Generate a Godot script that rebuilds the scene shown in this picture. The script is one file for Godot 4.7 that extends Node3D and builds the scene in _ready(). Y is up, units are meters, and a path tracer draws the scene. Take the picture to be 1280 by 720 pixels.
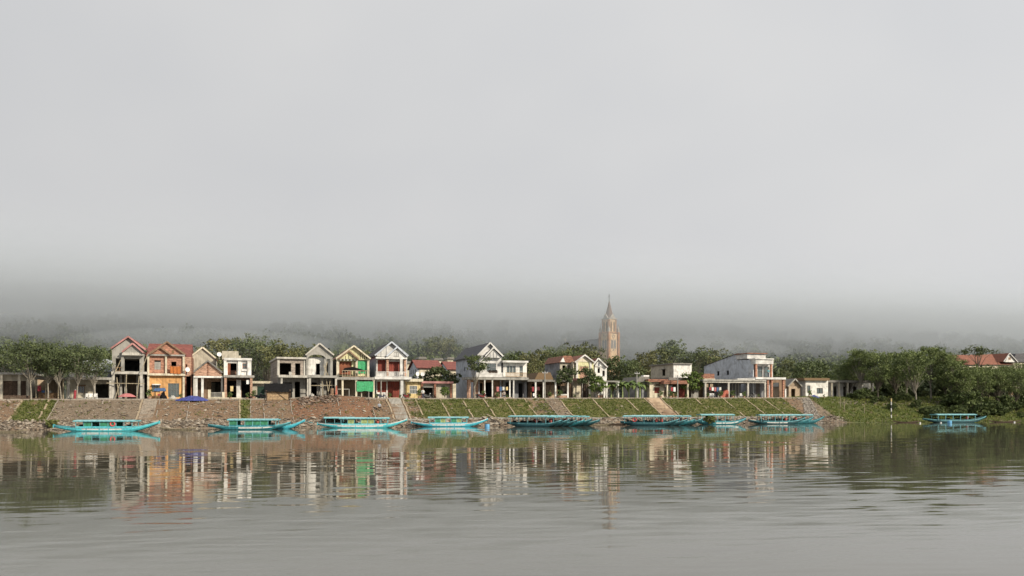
extends Node3D
# A river town under low cloud: moored boats, embankment, a row of houses, church and wooded hillside.

const EYE := 3.4          # camera height above the water, metres
const HORIZON := 505.0    # row of the horizon in the 1280 x 720 photograph
const SHORE := 126.0      # distance to the shore straight ahead
const TURN := 0.3217      # the shore runs 18.4 degrees across the view
var T := Vector3(cos(TURN), 0, -sin(TURN))    # along the shore
var N := Vector3(-sin(TURN), 0, -cos(TURN))   # inland
var M := {}
var rng := RandomNumberGenerator.new()
var wob := FastNoiseLite.new()
var used := {}
# the house that is being built
var hroot: Node3D
var hv := 0.0
var hu := 0.0
var hd := 0.0
var hg := 0.0

# ---------------------------------------------------------------- mesh builder
class MB:
	var v := PackedVector3Array()
	var n := PackedVector3Array()
	var c := PackedColorArray()
	var col := Color(1, 1, 1)
	func tri(a: Vector3, b: Vector3, d: Vector3, na: Vector3, nb: Vector3, nd: Vector3) -> void:
		if (b - a).cross(d - a).dot(na + nb + nd) > 0:
			v.append(a); v.append(d); v.append(b)
			n.append(na); n.append(nd); n.append(nb)
		else:
			v.append(a); v.append(b); v.append(d)
			n.append(na); n.append(nb); n.append(nd)
		c.append(col); c.append(col); c.append(col)
	func quad(a: Vector3, b: Vector3, d: Vector3, e: Vector3, nrm: Vector3) -> void:
		tri(a, b, d, nrm, nrm, nrm)
		tri(a, d, e, nrm, nrm, nrm)
	func flat(a: Vector3, b: Vector3, d: Vector3, e: Vector3, inside: Vector3) -> void:
		var nn := (b - a).cross(d - a)
		if nn.length_squared() < 1e-12:
			nn = (d - a).cross(e - a)
		nn = nn.normalized()
		if nn.dot((a + d) * 0.5 - inside) < 0:
			nn = -nn
		quad(a, b, d, e, nn)
	func box(x0: float, x1: float, y0: float, y1: float, z0: float, z1: float) -> void:
		if x0 > x1:
			var t := x0; x0 = x1; x1 = t
		if y0 > y1:
			var t := y0; y0 = y1; y1 = t
		if z0 > z1:
			var t := z0; z0 = z1; z1 = t
		var p := [Vector3(x0, y0, z0), Vector3(x1, y0, z0), Vector3(x1, y1, z0), Vector3(x0, y1, z0), Vector3(x0, y0, z1), Vector3(x1, y0, z1), Vector3(x1, y1, z1), Vector3(x0, y1, z1)]
		quad(p[0], p[1], p[2], p[3], Vector3(0, 0, -1)); quad(p[4], p[5], p[6], p[7], Vector3(0, 0, 1))
		quad(p[0], p[3], p[7], p[4], Vector3(-1, 0, 0)); quad(p[1], p[2], p[6], p[5], Vector3(1, 0, 0))
		quad(p[0], p[1], p[5], p[4], Vector3(0, -1, 0)); quad(p[3], p[2], p[6], p[7], Vector3(0, 1, 0))
	func beam(a: Vector3, b: Vector3, w: float, h: float) -> void:
		var d := (b - a).normalized()
		var s := d.cross(Vector3.UP)
		if s.length() < 0.01:
			s = Vector3.RIGHT
		s = s.normalized() * w * 0.5
		var u := s.normalized().cross(d) * h * 0.5
		var mid := (a + b) * 0.5
		var q := [a - s - u, a + s - u, a + s + u, a - s + u, b - s - u, b + s - u, b + s + u, b - s + u]
		for f in [[0, 1, 2, 3], [4, 5, 6, 7], [0, 1, 5, 4], [1, 2, 6, 5], [2, 3, 7, 6], [3, 0, 4, 7]]:
			flat(q[f[0]], q[f[1]], q[f[2]], q[f[3]], mid)
	func prism(pts: PackedVector2Array, z0: float, z1: float) -> void:
		var t := Geometry2D.triangulate_polygon(pts)
		var area := 0.0
		for i in pts.size():
			area += pts[i].cross(pts[(i + 1) % pts.size()])
		for k in range(0, t.size(), 3):
			for s in [[z0, -1.0], [z1, 1.0]]:
				var nn := Vector3(0, 0, s[1] * signf(z1 - z0))
				tri(Vector3(pts[t[k]].x, pts[t[k]].y, s[0]), Vector3(pts[t[k + 1]].x, pts[t[k + 1]].y, s[0]), Vector3(pts[t[k + 2]].x, pts[t[k + 2]].y, s[0]), nn, nn, nn)
		for i in pts.size():
			var a := pts[i]
			var b := pts[(i + 1) % pts.size()]
			var e := (b - a).normalized()
			var nn := Vector3(e.y, -e.x, 0) * signf(area)
			quad(Vector3(a.x, a.y, z0), Vector3(b.x, b.y, z0), Vector3(b.x, b.y, z1), Vector3(a.x, a.y, z1), nn)
	func tube(pts: Array, radii: Array, sides := 7, cap := true) -> void:
		var rings := []
		var norms := []
		for i in pts.size():
			var d: Vector3 = (pts[mini(i + 1, pts.size() - 1)] - pts[maxi(i - 1, 0)]).normalized()
			var a := d.cross(Vector3(0.31, 0.2, 0.93)).normalized()
			var b := d.cross(a)
			var ring := []
			var nr := []
			for k in sides:
				var w := TAU * k / sides
				var o := a * cos(w) + b * sin(w)
				ring.append(pts[i] + o * radii[i])
				nr.append(o)
			rings.append(ring)
			norms.append(nr)
		for i in pts.size() - 1:
			for k in sides:
				var l := (k + 1) % sides
				tri(rings[i][k], rings[i][l], rings[i + 1][l], norms[i][k], norms[i][l], norms[i + 1][l])
				tri(rings[i][k], rings[i + 1][l], rings[i + 1][k], norms[i][k], norms[i + 1][l], norms[i + 1][k])
		if cap:
			for e in [0, pts.size() - 1]:
				var d: Vector3 = (pts[1] - pts[0]) * -1.0 if e == 0 else pts[e] - pts[e - 1]
				d = d.normalized()
				for k in range(1, sides - 1):
					tri(rings[e][0], rings[e][k], rings[e][k + 1], d, d, d)
	func lathe(prof: Array, sides := 16, at := Vector3.ZERO) -> void:   # prof: Vector2(radius, height)
		for i in prof.size() - 1:
			var p: Vector2 = prof[i]
			var q: Vector2 = prof[i + 1]
			var e := (q - p).normalized()
			for k in sides:
				var a := TAU * k / sides
				var b := TAU * (k + 1) / sides
				var na := Vector3(cos(a) * e.y, -e.x, sin(a) * e.y)
				var nb := Vector3(cos(b) * e.y, -e.x, sin(b) * e.y)
				var pa := at + Vector3(cos(a) * p.x, p.y, sin(a) * p.x)
				var pb := at + Vector3(cos(b) * p.x, p.y, sin(b) * p.x)
				var qa := at + Vector3(cos(a) * q.x, q.y, sin(a) * q.x)
				var qb := at + Vector3(cos(b) * q.x, q.y, sin(b) * q.x)
				if p.x > 1e-4:
					tri(pa, pb, qb, na, nb, nb)
				if q.x > 1e-4:
					tri(pa, qb, qa, na, nb, na)
	func torus(at: Vector3, axis: Vector3, big: float, small: float, n1 := 14, n2 := 6) -> void:
		var u := axis.cross(Vector3(0.3, 0.9, 0.2)).normalized()
		var w := axis.normalized().cross(u)
		for i in n1:
			for j in n2:
				var p := []
				var q := []
				for o in [[0, 0], [1, 0], [1, 1], [0, 1]]:
					var a: float = TAU * (i + o[0]) / n1
					var b: float = TAU * (j + o[1]) / n2
					var r := u * cos(a) + w * sin(a)
					var nn := r * cos(b) + axis.normalized() * sin(b)
					p.append(at + r * big + nn * small)
					q.append(nn)
				tri(p[0], p[1], p[2], q[0], q[1], q[2])
				tri(p[0], p[2], p[3], q[0], q[2], q[3])
	func mesh() -> ArrayMesh:
		var a := []
		a.resize(Mesh.ARRAY_MAX)
		a[Mesh.ARRAY_VERTEX] = v
		a[Mesh.ARRAY_NORMAL] = n
		a[Mesh.ARRAY_COLOR] = c
		var m := ArrayMesh.new()
		if v.size():
			m.add_surface_from_arrays(Mesh.PRIMITIVE_TRIANGLES, a)
		return m

# ---------------------------------------------------------------- naming, tags, parts
func numbered(called: String) -> String:
	if not used.has(called):
		used[called] = 0
		return called
	used[called] += 1
	return "%s_%03d" % [called, used[called]]

func tag(o: Node, label: String, category := "", group := "", kind := "") -> void:
	if label:
		o.set_meta("label", label)
	if category:
		o.set_meta("category", category)
	if group:
		o.set_meta("group", group)
	if kind:
		o.set_meta("kind", kind)

func thing(called: String, label: String, category: String, at := Vector3.ZERO, turn := 0.0, group := "") -> Node3D:
	var o := Node3D.new()
	o.name = numbered(called)
	add_child(o)
	o.position = at
	o.rotation.y = turn
	tag(o, label, category, group)
	return o

func part(called: String, mesh: Mesh, m: Material, parent: Node) -> MeshInstance3D:
	var o := MeshInstance3D.new()
	o.name = numbered(called) if parent == self else called
	o.mesh = mesh
	o.material_override = m
	parent.add_child(o, true)
	return o

func copy(o: Node3D, called: String, at: Vector3, turn := 0.0, size := 1.0) -> Node3D:
	var r: Node3D = o.duplicate()
	r.name = numbered(called)
	add_child(r)
	r.position = at
	r.rotation = Vector3(0, turn, 0)
	r.scale = Vector3.ONE * size
	return r

func pb(called: String, m: Material, parent: Node, x0: float, x1: float, y0: float, y1: float, z0: float, z1: float) -> MeshInstance3D:
	var b := MB.new()
	b.box(x0, x1, y0, y1, z0, z1)
	return part(called, b.mesh(), m, parent)

# ---------------------------------------------------------------- where things stand
func along(px: float, v: float) -> float:      # metres along the shore of a column of the photograph, v metres inland
	var k := (px - 640.0) / 1000.0
	return (k * (SHORE + cos(TURN) * v) + sin(TURN) * v) / (cos(TURN) - sin(TURN) * k)

func place(u: float, v: float, h := 0.0) -> Vector3:
	return Vector3(0, h, -SHORE) + T * u + N * v

func street(u: float) -> float:                # level of the street
	return 4.3 + 0.0045 * u

func dist(u: float, v: float) -> float:
	return -place(u, v).z

func spot(px: float, v: float, lift := 0.0) -> Vector3:
	var u := along(px, v)
	return place(u, v, street(u) + lift)

func height_at(py: float, d: float) -> float:
	return EYE + (HORIZON - py) * d / 1000.0

func afar(px: float, d: float, h := 0.0) -> Vector3:
	return Vector3((px - 640.0) / 1000.0 * d, h, -d)

# ---------------------------------------------------------------- house pieces (columns and rows as measured on the photograph, turned into metres at the house's own distance)
func house(called: String, label: String, category: String, px: float, v: float, group := "") -> Node3D:
	hv = v
	hu = along(px, v)
	hd = dist(hu, v)
	hg = street(hu)
	hroot = thing(called, label, category, place(hu, v, hg), TURN, group)
	return hroot

func fx(px: float, z := 0.0) -> float:
	return along(px, hv - z) - hu

func fy(py: float, z := 0.0) -> float:
	return height_at(py, hd - z * cos(TURN)) - hg

func bx(called: String, m: Material, a: float, b: float, top: float, bottom: float, z0: float, z1: float, parent: Node = null) -> MeshInstance3D:
	var y0 := fy(bottom, z1) if bottom < 900 else -0.3
	return pb(called, m, parent if parent else hroot, fx(a, z1), fx(b, z1), y0, fy(top, z1), z0, z1)

func wall_mesh(x0: float, x1: float, y0: float, y1: float, z: float, th: float, holes: Array) -> ArrayMesh:
	var xs := [x0, x1]
	var ys := [y0, y1]
	for h in holes:
		xs.append(clampf(h[0], x0, x1)); xs.append(clampf(h[1], x0, x1))
		ys.append(clampf(h[2], y0, y1)); ys.append(clampf(h[3], y0, y1))
	xs.sort()
	ys.sort()
	var b := MB.new()
	for i in xs.size() - 1:
		if xs[i + 1] - xs[i] < 1e-4:
			continue
		var start := -1.0
		var open := false
		for j in ys.size() - 1:
			if ys[j + 1] - ys[j] < 1e-4:
				continue
			var mx: float = (xs[i] + xs[i + 1]) / 2
			var my: float = (ys[j] + ys[j + 1]) / 2
			var hole := false
			for h in holes:
				if mx > h[0] and mx < h[1] and my > h[2] and my < h[3]:
					hole = true
			if not hole and not open:
				start = ys[j]
				open = true
			if hole and open:
				b.box(xs[i], xs[i + 1], start, ys[j], z - th, z)
				open = false
		if open:
			b.box(xs[i], xs[i + 1], start, ys[-1], z - th, z)
	return b.mesh()

# front wall with real openings; holes in photograph columns and rows [left, right, top, bottom]
func front(called: String, m: Material, a: float, b: float, top: float, bottom: float, z: float, holes := []) -> MeshInstance3D:
	var hs := []
	for h in holes:
		hs.append([fx(h[0], z), fx(h[1], z), fy(h[3], z) if h[3] < 900 else -9.0, fy(h[2], z)])
	return part(called, wall_mesh(fx(a, z), fx(b, z), fy(bottom, z) if bottom < 900 else -0.3, fy(top, z), z, 0.18, hs), m, hroot)

# side walls, back wall, floors
func shell(m: Material, a: float, b: float, top: float, deep: float, floors := [], z := 0.0, inner: Material = null, left_holes := []) -> void:
	var x0 := fx(a, z)
	var x1 := fx(b, z)
	var y1 := fy(top, z)
	if left_holes:   # holes: [back, front, bottom, top] in metres
		var hs := []
		for h in left_holes:
			hs.append([-h[1], -h[0], h[2], h[3]])
		var o := part("side_wall", wall_mesh(0.182 - z, deep - z, -0.3, y1, 0.18, 0.18, hs), m, hroot)
		o.rotation.y = PI / 2
		o.position.x = x0
	else:
		pb("side_wall", m, hroot, x0, x0 + 0.18, -0.3, y1, z - deep, z - 0.182)
	pb("side_wall", m, hroot, x1 - 0.18, x1, -0.3, y1, z - deep, z - 0.182)
	pb("back_wall", m, hroot, x0 + 0.182, x1 - 0.182, -0.3, y1, z - deep, z - deep + 0.18)
	pb("floor", inner if inner else M.concrete, hroot, x0 + 0.182, x1 - 0.182, -0.3, 0.12, z - deep + 0.182, z - 0.2)
	for f in floors:
		var y := fy(f, z)
		pb("ceiling", inner if inner else M.concrete, hroot, x0 + 0.184, x1 - 0.184, y - 0.2, y, z - deep + 0.184, z - 0.186)

func gable(called: String, m: Material, pts: Array, z0: float, z1: float, parent: Node = null) -> MeshInstance3D:
	var q := PackedVector2Array()
	for p in pts:
		q.append(Vector2(fx(p[0], z1), fy(p[1], z1)))
	var b := MB.new()
	b.prism(q, z0, z1)
	return part(called, b.mesh(), m, parent if parent else hroot)

# pitched roof whose ridge runs back from the street
func pitched(m: Material, trim: Material, left: Array, peak: Array, right: Array, z0: float, z1: float, th := 0.14, lift := 0.05) -> MeshInstance3D:
	var l := Vector2(fx(left[0], z1), fy(left[1], z1) + lift)
	var p := Vector2(fx(peak[0], z1), fy(peak[1], z1) + lift)
	var r := Vector2(fx(right[0], z1), fy(right[1], z1) + lift)
	var b := MB.new()
	b.prism(PackedVector2Array([l, p, r, r + Vector2(0, -th), p + Vector2(0, -th * 1.15), l + Vector2(0, -th)]), z0, z1)
	# standing rows of roof covering: low battens that follow the slope
	var o := part("roof", b.mesh(), m, hroot)
	for e in [[l, p], [p, r]]:
		var q := MB.new()
		var a: Vector2 = e[0]
		var d: Vector2 = e[1]
		q.beam(Vector3(a.x, a.y - th * 0.4, z1 + 0.05), Vector3(d.x, d.y - th * 0.4, z1 + 0.05), 0.1, th * 1.7)
		part("barge_board", q.mesh(), trim, o)
	return o

func col(m: Material, px: float, top: float, z: float, w := 0.26, bottom := 999.0) -> MeshInstance3D:
	var x := fx(px, z)
	var b := MB.new()
	var y0 := fy(bottom, z) if bottom < 900 else -0.3
	b.box(x - w / 2, x + w / 2, y0, fy(top, z), z - w, z)
	b.box(x - w / 2 - 0.05, x + w / 2 + 0.05, fy(top, z) - 0.14, fy(top, z) - 0.004, z - w - 0.05, z + 0.05)
	return part("column", b.mesh(), m, hroot)

# window or glazed door set into an opening: frame, pane, bars
func window(a: float, b: float, top: float, bottom: float, z: float, fm: Material, gm: Material, nx := 2, ny := 2, called := "window") -> Node3D:
	var x0 := fx(a, z)
	var x1 := fx(b, z)
	var y0 := fy(bottom, z) if bottom < 900 else 0.13
	var y1 := fy(top, z)
	var f := MB.new()
	var w := 0.07
	f.box(x0, x0 + w, y0, y1, z - 0.1, z + 0.03); f.box(x1 - w, x1, y0, y1, z - 0.1, z + 0.03)
	f.box(x0 + w, x1 - w, y0, y0 + w, z - 0.1, z + 0.03); f.box(x0 + w, x1 - w, y1 - w, y1, z - 0.1, z + 0.03)
	var o := part(called, f.mesh(), fm, hroot)
	pb("pane", gm, o, x0 + w, x1 - w, y0 + w, y1 - w, z - 0.07, z - 0.05)
	for i in range(1, nx):
		var x := lerpf(x0, x1, float(i) / nx)
		pb("mullion", fm, o, x - 0.035, x + 0.035, y0 + w, y1 - w, z - 0.045, z + 0.02)
	for j in range(1, ny):
		var y := lerpf(y0, y1, float(j) / ny)
		pb("transom", fm, o, x0 + w, x1 - w, y - 0.03, y + 0.03, z - 0.044, z + 0.015)
	return o

# boarded or panelled door or shutter: leaves with battens
func door(m: Material, a: float, b: float, top: float, bottom: float, z: float, leaves := 2, called := "door") -> Node3D:
	var x0 := fx(a, z)
	var x1 := fx(b, z)
	var y0 := fy(bottom, z) if bottom < 900 else 0.13
	var y1 := fy(top, z)
	var f := MB.new()
	f.box(x0, x1, y1 - 0.09, y1, z - 0.12, z + 0.02)
	f.box(x0, x0 + 0.07, y0, y1 - 0.09, z - 0.12, z + 0.02)
	f.box(x1 - 0.07, x1, y0, y1 - 0.09, z - 0.12, z + 0.02)
	var o := part(called, f.mesh(), m, hroot)
	for i in leaves:
		var a0 := lerpf(x0 + 0.07, x1 - 0.07, float(i) / leaves) + 0.012
		var a1 := lerpf(x0 + 0.07, x1 - 0.07, float(i + 1) / leaves) - 0.012
		var q := MB.new()
		q.box(a0, a1, y0 + 0.02, y1 - 0.1, z - 0.09, z - 0.05)
		for s in 3:
			var ya := lerpf(y0, y1, 0.04 + s * 0.31)
			var yb := lerpf(y0, y1, 0.29 + s * 0.31)
			if a1 - a0 > 0.3:
				q.box(a0 + 0.08, a1 - 0.08, ya, yb, z - 0.05, z - 0.025)
		part("leaf", q.mesh(), m, o)
	return o

# open rail: handrail, lower rail, balusters
func rail(m: Material, a: float, b: float, top: float, bottom: float, z: float, step := 0.28, called := "balcony_rail") -> Node3D:
	var x0 := fx(a, z)
	var x1 := fx(b, z)
	var y0 := fy(bottom, z)
	var y1 := fy(top, z)
	var o := pb(called, m, hroot, x0, x1, y1 - 0.09, y1, z - 0.09, z)
	pb("lower_rail", m, o, x0, x1, y0 + 0.03, y0 + 0.1, z - 0.08, z - 0.02)
	var k := x0 + 0.05
	while k < x1:
		pb("baluster", m, o, k, k + 0.07, y0 + 0.1, y1 - 0.09, z - 0.075, z - 0.025)
		k += step
	return o

func slab(m: Material, a: float, b: float, top: float, bottom: float, z0: float, z1: float, called := "slab") -> MeshInstance3D:
	return bx(called, m, a, b, top, bottom, z0, z1)

# ---------------------------------------------------------------- materials
func noise_tex(seed_: int, freq: float, lo: float, hi: float, size := 512, kind := FastNoiseLite.TYPE_SIMPLEX_SMOOTH, octaves := 5) -> NoiseTexture2D:
	var f := FastNoiseLite.new()
	f.seed = seed_
	f.noise_type = kind
	f.frequency = freq
	f.fractal_type = FastNoiseLite.FRACTAL_FBM
	f.fractal_octaves = octaves
	var g := Gradient.new()
	g.set_color(0, Color(lo, lo, lo))
	g.set_color(1, Color(hi, hi, hi))
	var t := NoiseTexture2D.new()
	t.width = size
	t.height = size
	t.seamless = true
	t.noise = f
	t.color_ramp = g
	return t

func weather_tex(seed_: int) -> ImageTexture:   # rain streaks and blotches on old plaster and concrete
	var f := FastNoiseLite.new()
	f.seed = seed_
	f.frequency = 1.0
	f.fractal_octaves = 4
	var s := 256
	var im := Image.create(s, s, false, Image.FORMAT_RGB8)
	for y in s:
		for x in s:
			var ax := TAU * x / s
			var ay := TAU * y / s
			var streak := f.get_noise_3d(cos(ax) * 6.0, sin(ax) * 6.0, cos(ay) * 0.35 + sin(ay) * 0.35)
			var blot := f.get_noise_3d(cos(ax) * 1.6 + 20.0, sin(ax) * 1.6 + cos(ay) * 1.6, sin(ay) * 1.6)
			var fine := f.get_noise_3d(x * 0.35, y * 0.35, 60.0)
			var k := clampf(0.93 + 0.27 * minf(streak, 0.1) + 0.26 * minf(blot, 0.2) + 0.07 * fine, 0.5, 1.0)
			im.set_pixel(x, y, Color(k, k * (0.985 + 0.015 * k), k * (0.95 + 0.05 * k)))
	return ImageTexture.create_from_image(im)

func mat(c: Color, rough := 0.9, tex: Texture2D = null, scale_ := 0.3, bump: Texture2D = null, deep := 1.0) -> StandardMaterial3D:
	var m := StandardMaterial3D.new()
	m.albedo_color = c.linear_to_srgb()
	m.roughness = rough
	if tex:
		m.albedo_texture = tex
	if tex or bump:
		m.uv1_triplanar = true
		m.uv1_world_triplanar = true
		m.uv1_scale = Vector3.ONE * scale_
	if bump:
		m.heightmap_enabled = true
		m.heightmap_texture = bump
		m.heightmap_scale = deep
	return m

func make_materials() -> void:
	var weather := weather_tex(3)
	var weather2 := weather_tex(11)
	var blot := noise_tex(5, 0.012, 0.62, 1.0)
	var fine := noise_tex(8, 0.06, 0.55, 1.0)
	var relief := noise_tex(9, 0.05, 0.0, 1.0)
	var courses := Image.create(64, 64, false, Image.FORMAT_RGB8)   # rows of clay: fine print of far brick and tile
	var rb := RandomNumberGenerator.new()
	rb.seed = 4
	for y in 64:
		for x in 64:
			courses.set_pixel(x, y, Color(1, 1, 1))
	for r in 8:
		for k in 4:
			var tone := rb.randf_range(0.62, 1.0)
			var off := 8 if r % 2 else 0
			for y in 7:
				for x in 15:
					courses.set_pixel((k * 16 + x + off) % 64, r * 8 + y, Color(tone, tone * 0.97, tone * 0.95))
	var clay := ImageTexture.create_from_image(courses)
	var defs := {
		"concrete": [Color(0.36, 0.35, 0.32), weather], "concrete_dark": [Color(0.2, 0.195, 0.18), weather2], "concrete_light": [Color(0.52, 0.5, 0.45), weather],
		"cream": [Color(0.68, 0.62, 0.48), weather], "cream_old": [Color(0.5, 0.46, 0.37), weather2], "white": [Color(0.8, 0.79, 0.75), weather], "white_clean": [Color(0.84, 0.83, 0.8), blot],
		"blue_grey": [Color(0.5, 0.54, 0.6), weather2], "orange": [Color(0.72, 0.4, 0.16), weather], "yellow": [Color(0.74, 0.58, 0.29), weather], "lime": [Color(0.66, 0.64, 0.38), weather],  # blue_grey: side walls carry their shade in this tint; also a roof colour
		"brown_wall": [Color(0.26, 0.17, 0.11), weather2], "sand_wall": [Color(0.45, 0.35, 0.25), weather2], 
		"grey_wall": [Color(0.33, 0.34, 0.36), blot], "wood": [Color(0.3, 0.19, 0.1), fine], "wood_pale": [Color(0.58, 0.41, 0.24), fine], "wood_dark": [Color(0.15, 0.1, 0.07), fine], "bamboo": [Color(0.5, 0.43, 0.3), fine],
		"red_door": [Color(0.3, 0.07, 0.05), blot], "rust_door": [Color(0.36, 0.13, 0.07), blot], "green_door": [Color(0.03, 0.07, 0.05), blot], "pink": [Color(0.6, 0.3, 0.28), blot],
		"church_wall": [Color(0.8, 0.58, 0.35), weather], "church_trim": [Color(0.64, 0.33, 0.16), blot], "church_white": [Color(0.72, 0.66, 0.56), blot], "spire": [Color(0.42, 0.3, 0.24), fine],
		"sand_pale": [Color(0.55, 0.44, 0.3), fine], "rubble": [Color(0.46, 0.4, 0.33), fine], "bark": [Color(0.2, 0.17, 0.13), fine], "bark_pale": [Color(0.42, 0.38, 0.31), fine],
	}
	for k in defs:
		M[k] = mat(defs[k][0], 0.92, defs[k][1], 0.11)
	M.brick_dark = mat(Color(0.3, 0.15, 0.1), 0.95, clay, 0.9)
	M.brick = mat(Color(0.5, 0.27, 0.19), 0.95, clay, 0.9)
	M.brick_pale = mat(Color(0.52, 0.34, 0.25), 0.95, clay, 0.9)
	M.brick_grey = mat(Color(0.4, 0.36, 0.32), 0.95, clay, 0.8)
	M.tile_red = mat(Color(0.25, 0.085, 0.07), 0.85, clay, 0.7)
	M.tile_old = mat(Color(0.28, 0.12, 0.08), 0.9, clay, 0.7)
	M.tile_rust = mat(Color(0.32, 0.16, 0.11), 0.9, clay, 0.7)
	M.tile_grey = mat(Color(0.12, 0.125, 0.14), 0.8, clay, 0.7)
	M.tile_black = mat(Color(0.045, 0.043, 0.045), 0.8, clay, 0.7)
	M.roof_sheet = mat(Color(0.2, 0.19, 0.17), 0.7, weather2, 0.2)
	M.thatch = mat(Color(0.3, 0.2, 0.11), 0.97, fine, 0.5)
	M.teal = mat(Color(0.1, 0.6, 0.68), 0.55, weather2, 0.3)
	M.teal_blue = mat(Color(0.06, 0.48, 0.62), 0.55, weather2, 0.3)
	M.teal_dark = mat(Color(0.016, 0.11, 0.135), 0.55, blot, 0.35)
	M.teal_mid = mat(Color(0.03, 0.25, 0.3), 0.55, blot, 0.35)
	M.teal_pale = mat(Color(0.22, 0.6, 0.66), 0.5, blot, 0.35)
	M.teal_roof = mat(Color(0.34, 0.66, 0.7), 0.55, weather, 0.25)
	M.boat_green = mat(Color(0.06, 0.32, 0.17), 0.5, blot, 0.4)
	M.boat_lime = mat(Color(0.4, 0.5, 0.2), 0.6, blot, 0.4)
	M.boat_dark = mat(Color(0.025, 0.024, 0.022), 0.8, blot, 0.4)
	M.boat_white = mat(Color(0.74, 0.75, 0.72), 0.6, weather, 0.5)
	M.ring_red = mat(Color(0.62, 0.1, 0.1), 0.6)
	M.vest = mat(Color(0.7, 0.16, 0.13), 0.8, fine, 1.0)
	M.tarp_green = mat(Color(0.06, 0.5, 0.2), 0.6, blot, 0.5, relief, 3.0)
	M.tarp_blue = mat(Color(0.07, 0.09, 0.36), 0.5, blot, 0.5, relief, 4.0)
	M.tarp_red = mat(Color(0.6, 0.16, 0.1), 0.7, blot, 0.5, relief, 3.0)
	M.tarp_black = mat(Color(0.02, 0.02, 0.021), 0.95, blot, 0.5, relief, 4.0)
	M.tarp_black.metallic_specular = 0.2
	M.tarp_white = mat(Color(0.66, 0.64, 0.58), 0.7, blot, 0.5, relief, 4.0)
	M.cloth_orange = mat(Color(0.68, 0.22, 0.05), 0.85, blot, 0.8, relief, 2.0)
	M.cloth_red = mat(Color(0.5, 0.07, 0.09), 0.85, blot, 0.8, relief, 2.0)
	M.cloth_pink = mat(Color(0.68, 0.24, 0.24), 0.85, blot, 0.6)
	M.cloth_blue = mat(Color(0.1, 0.2, 0.42), 0.8, blot, 0.6)
	M.plastic_white = mat(Color(0.78, 0.78, 0.76), 0.45)
	M.plastic_blue = mat(Color(0.12, 0.36, 0.6), 0.45)
	M.metal = mat(Color(0.34, 0.34, 0.34), 0.5)
	M.metal_dark = mat(Color(0.05, 0.05, 0.052), 0.5)
	M.rubber = mat(Color(0.02, 0.02, 0.02), 0.85)
	M.black_paint = mat(Color(0.03, 0.03, 0.03), 0.6)
	M.moto_red = mat(Color(0.16, 0.02, 0.02), 0.35)
	M.moto_blue = mat(Color(0.03, 0.035, 0.06), 0.35)
	var pane := StandardMaterial3D.new()
	pane.albedo_color = Color(0.5, 0.56, 0.56, 0.25)
	pane.transparency = BaseMaterial3D.TRANSPARENCY_ALPHA
	pane.roughness = 0.05
	M.pane = pane
	M.glass = mat(Color(0.13, 0.14, 0.15), 0.12)
	M.leaf = mat(Color(1, 1, 1), 0.75)
	M.leaf.vertex_color_use_as_albedo = true
	M.leaf.backlight_enabled = true
	M.leaf.backlight = Color(0.35, 0.4, 0.2)
	M.leaf.cull_mode = BaseMaterial3D.CULL_DISABLED
	M.skin = mat(Color(1, 1, 1), 0.8)
	M.skin.vertex_color_use_as_albedo = true
	M.earth = mat(Color(1, 1, 1), 0.97, noise_tex(21, 0.03, 0.5, 1.0), 0.5, noise_tex(22, 0.03, 0.0, 1.0), 9.0)
	M.earth.vertex_color_use_as_albedo = true
	M.stone = mat(Color(1, 1, 1), 0.95, fine, 1.0)
	M.stone.vertex_color_use_as_albedo = true
	M.wood_far = mat(Color(0.035, 0.05, 0.022), 1.0, noise_tex(31, 0.05, 0.45, 1.0), 0.08)

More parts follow.
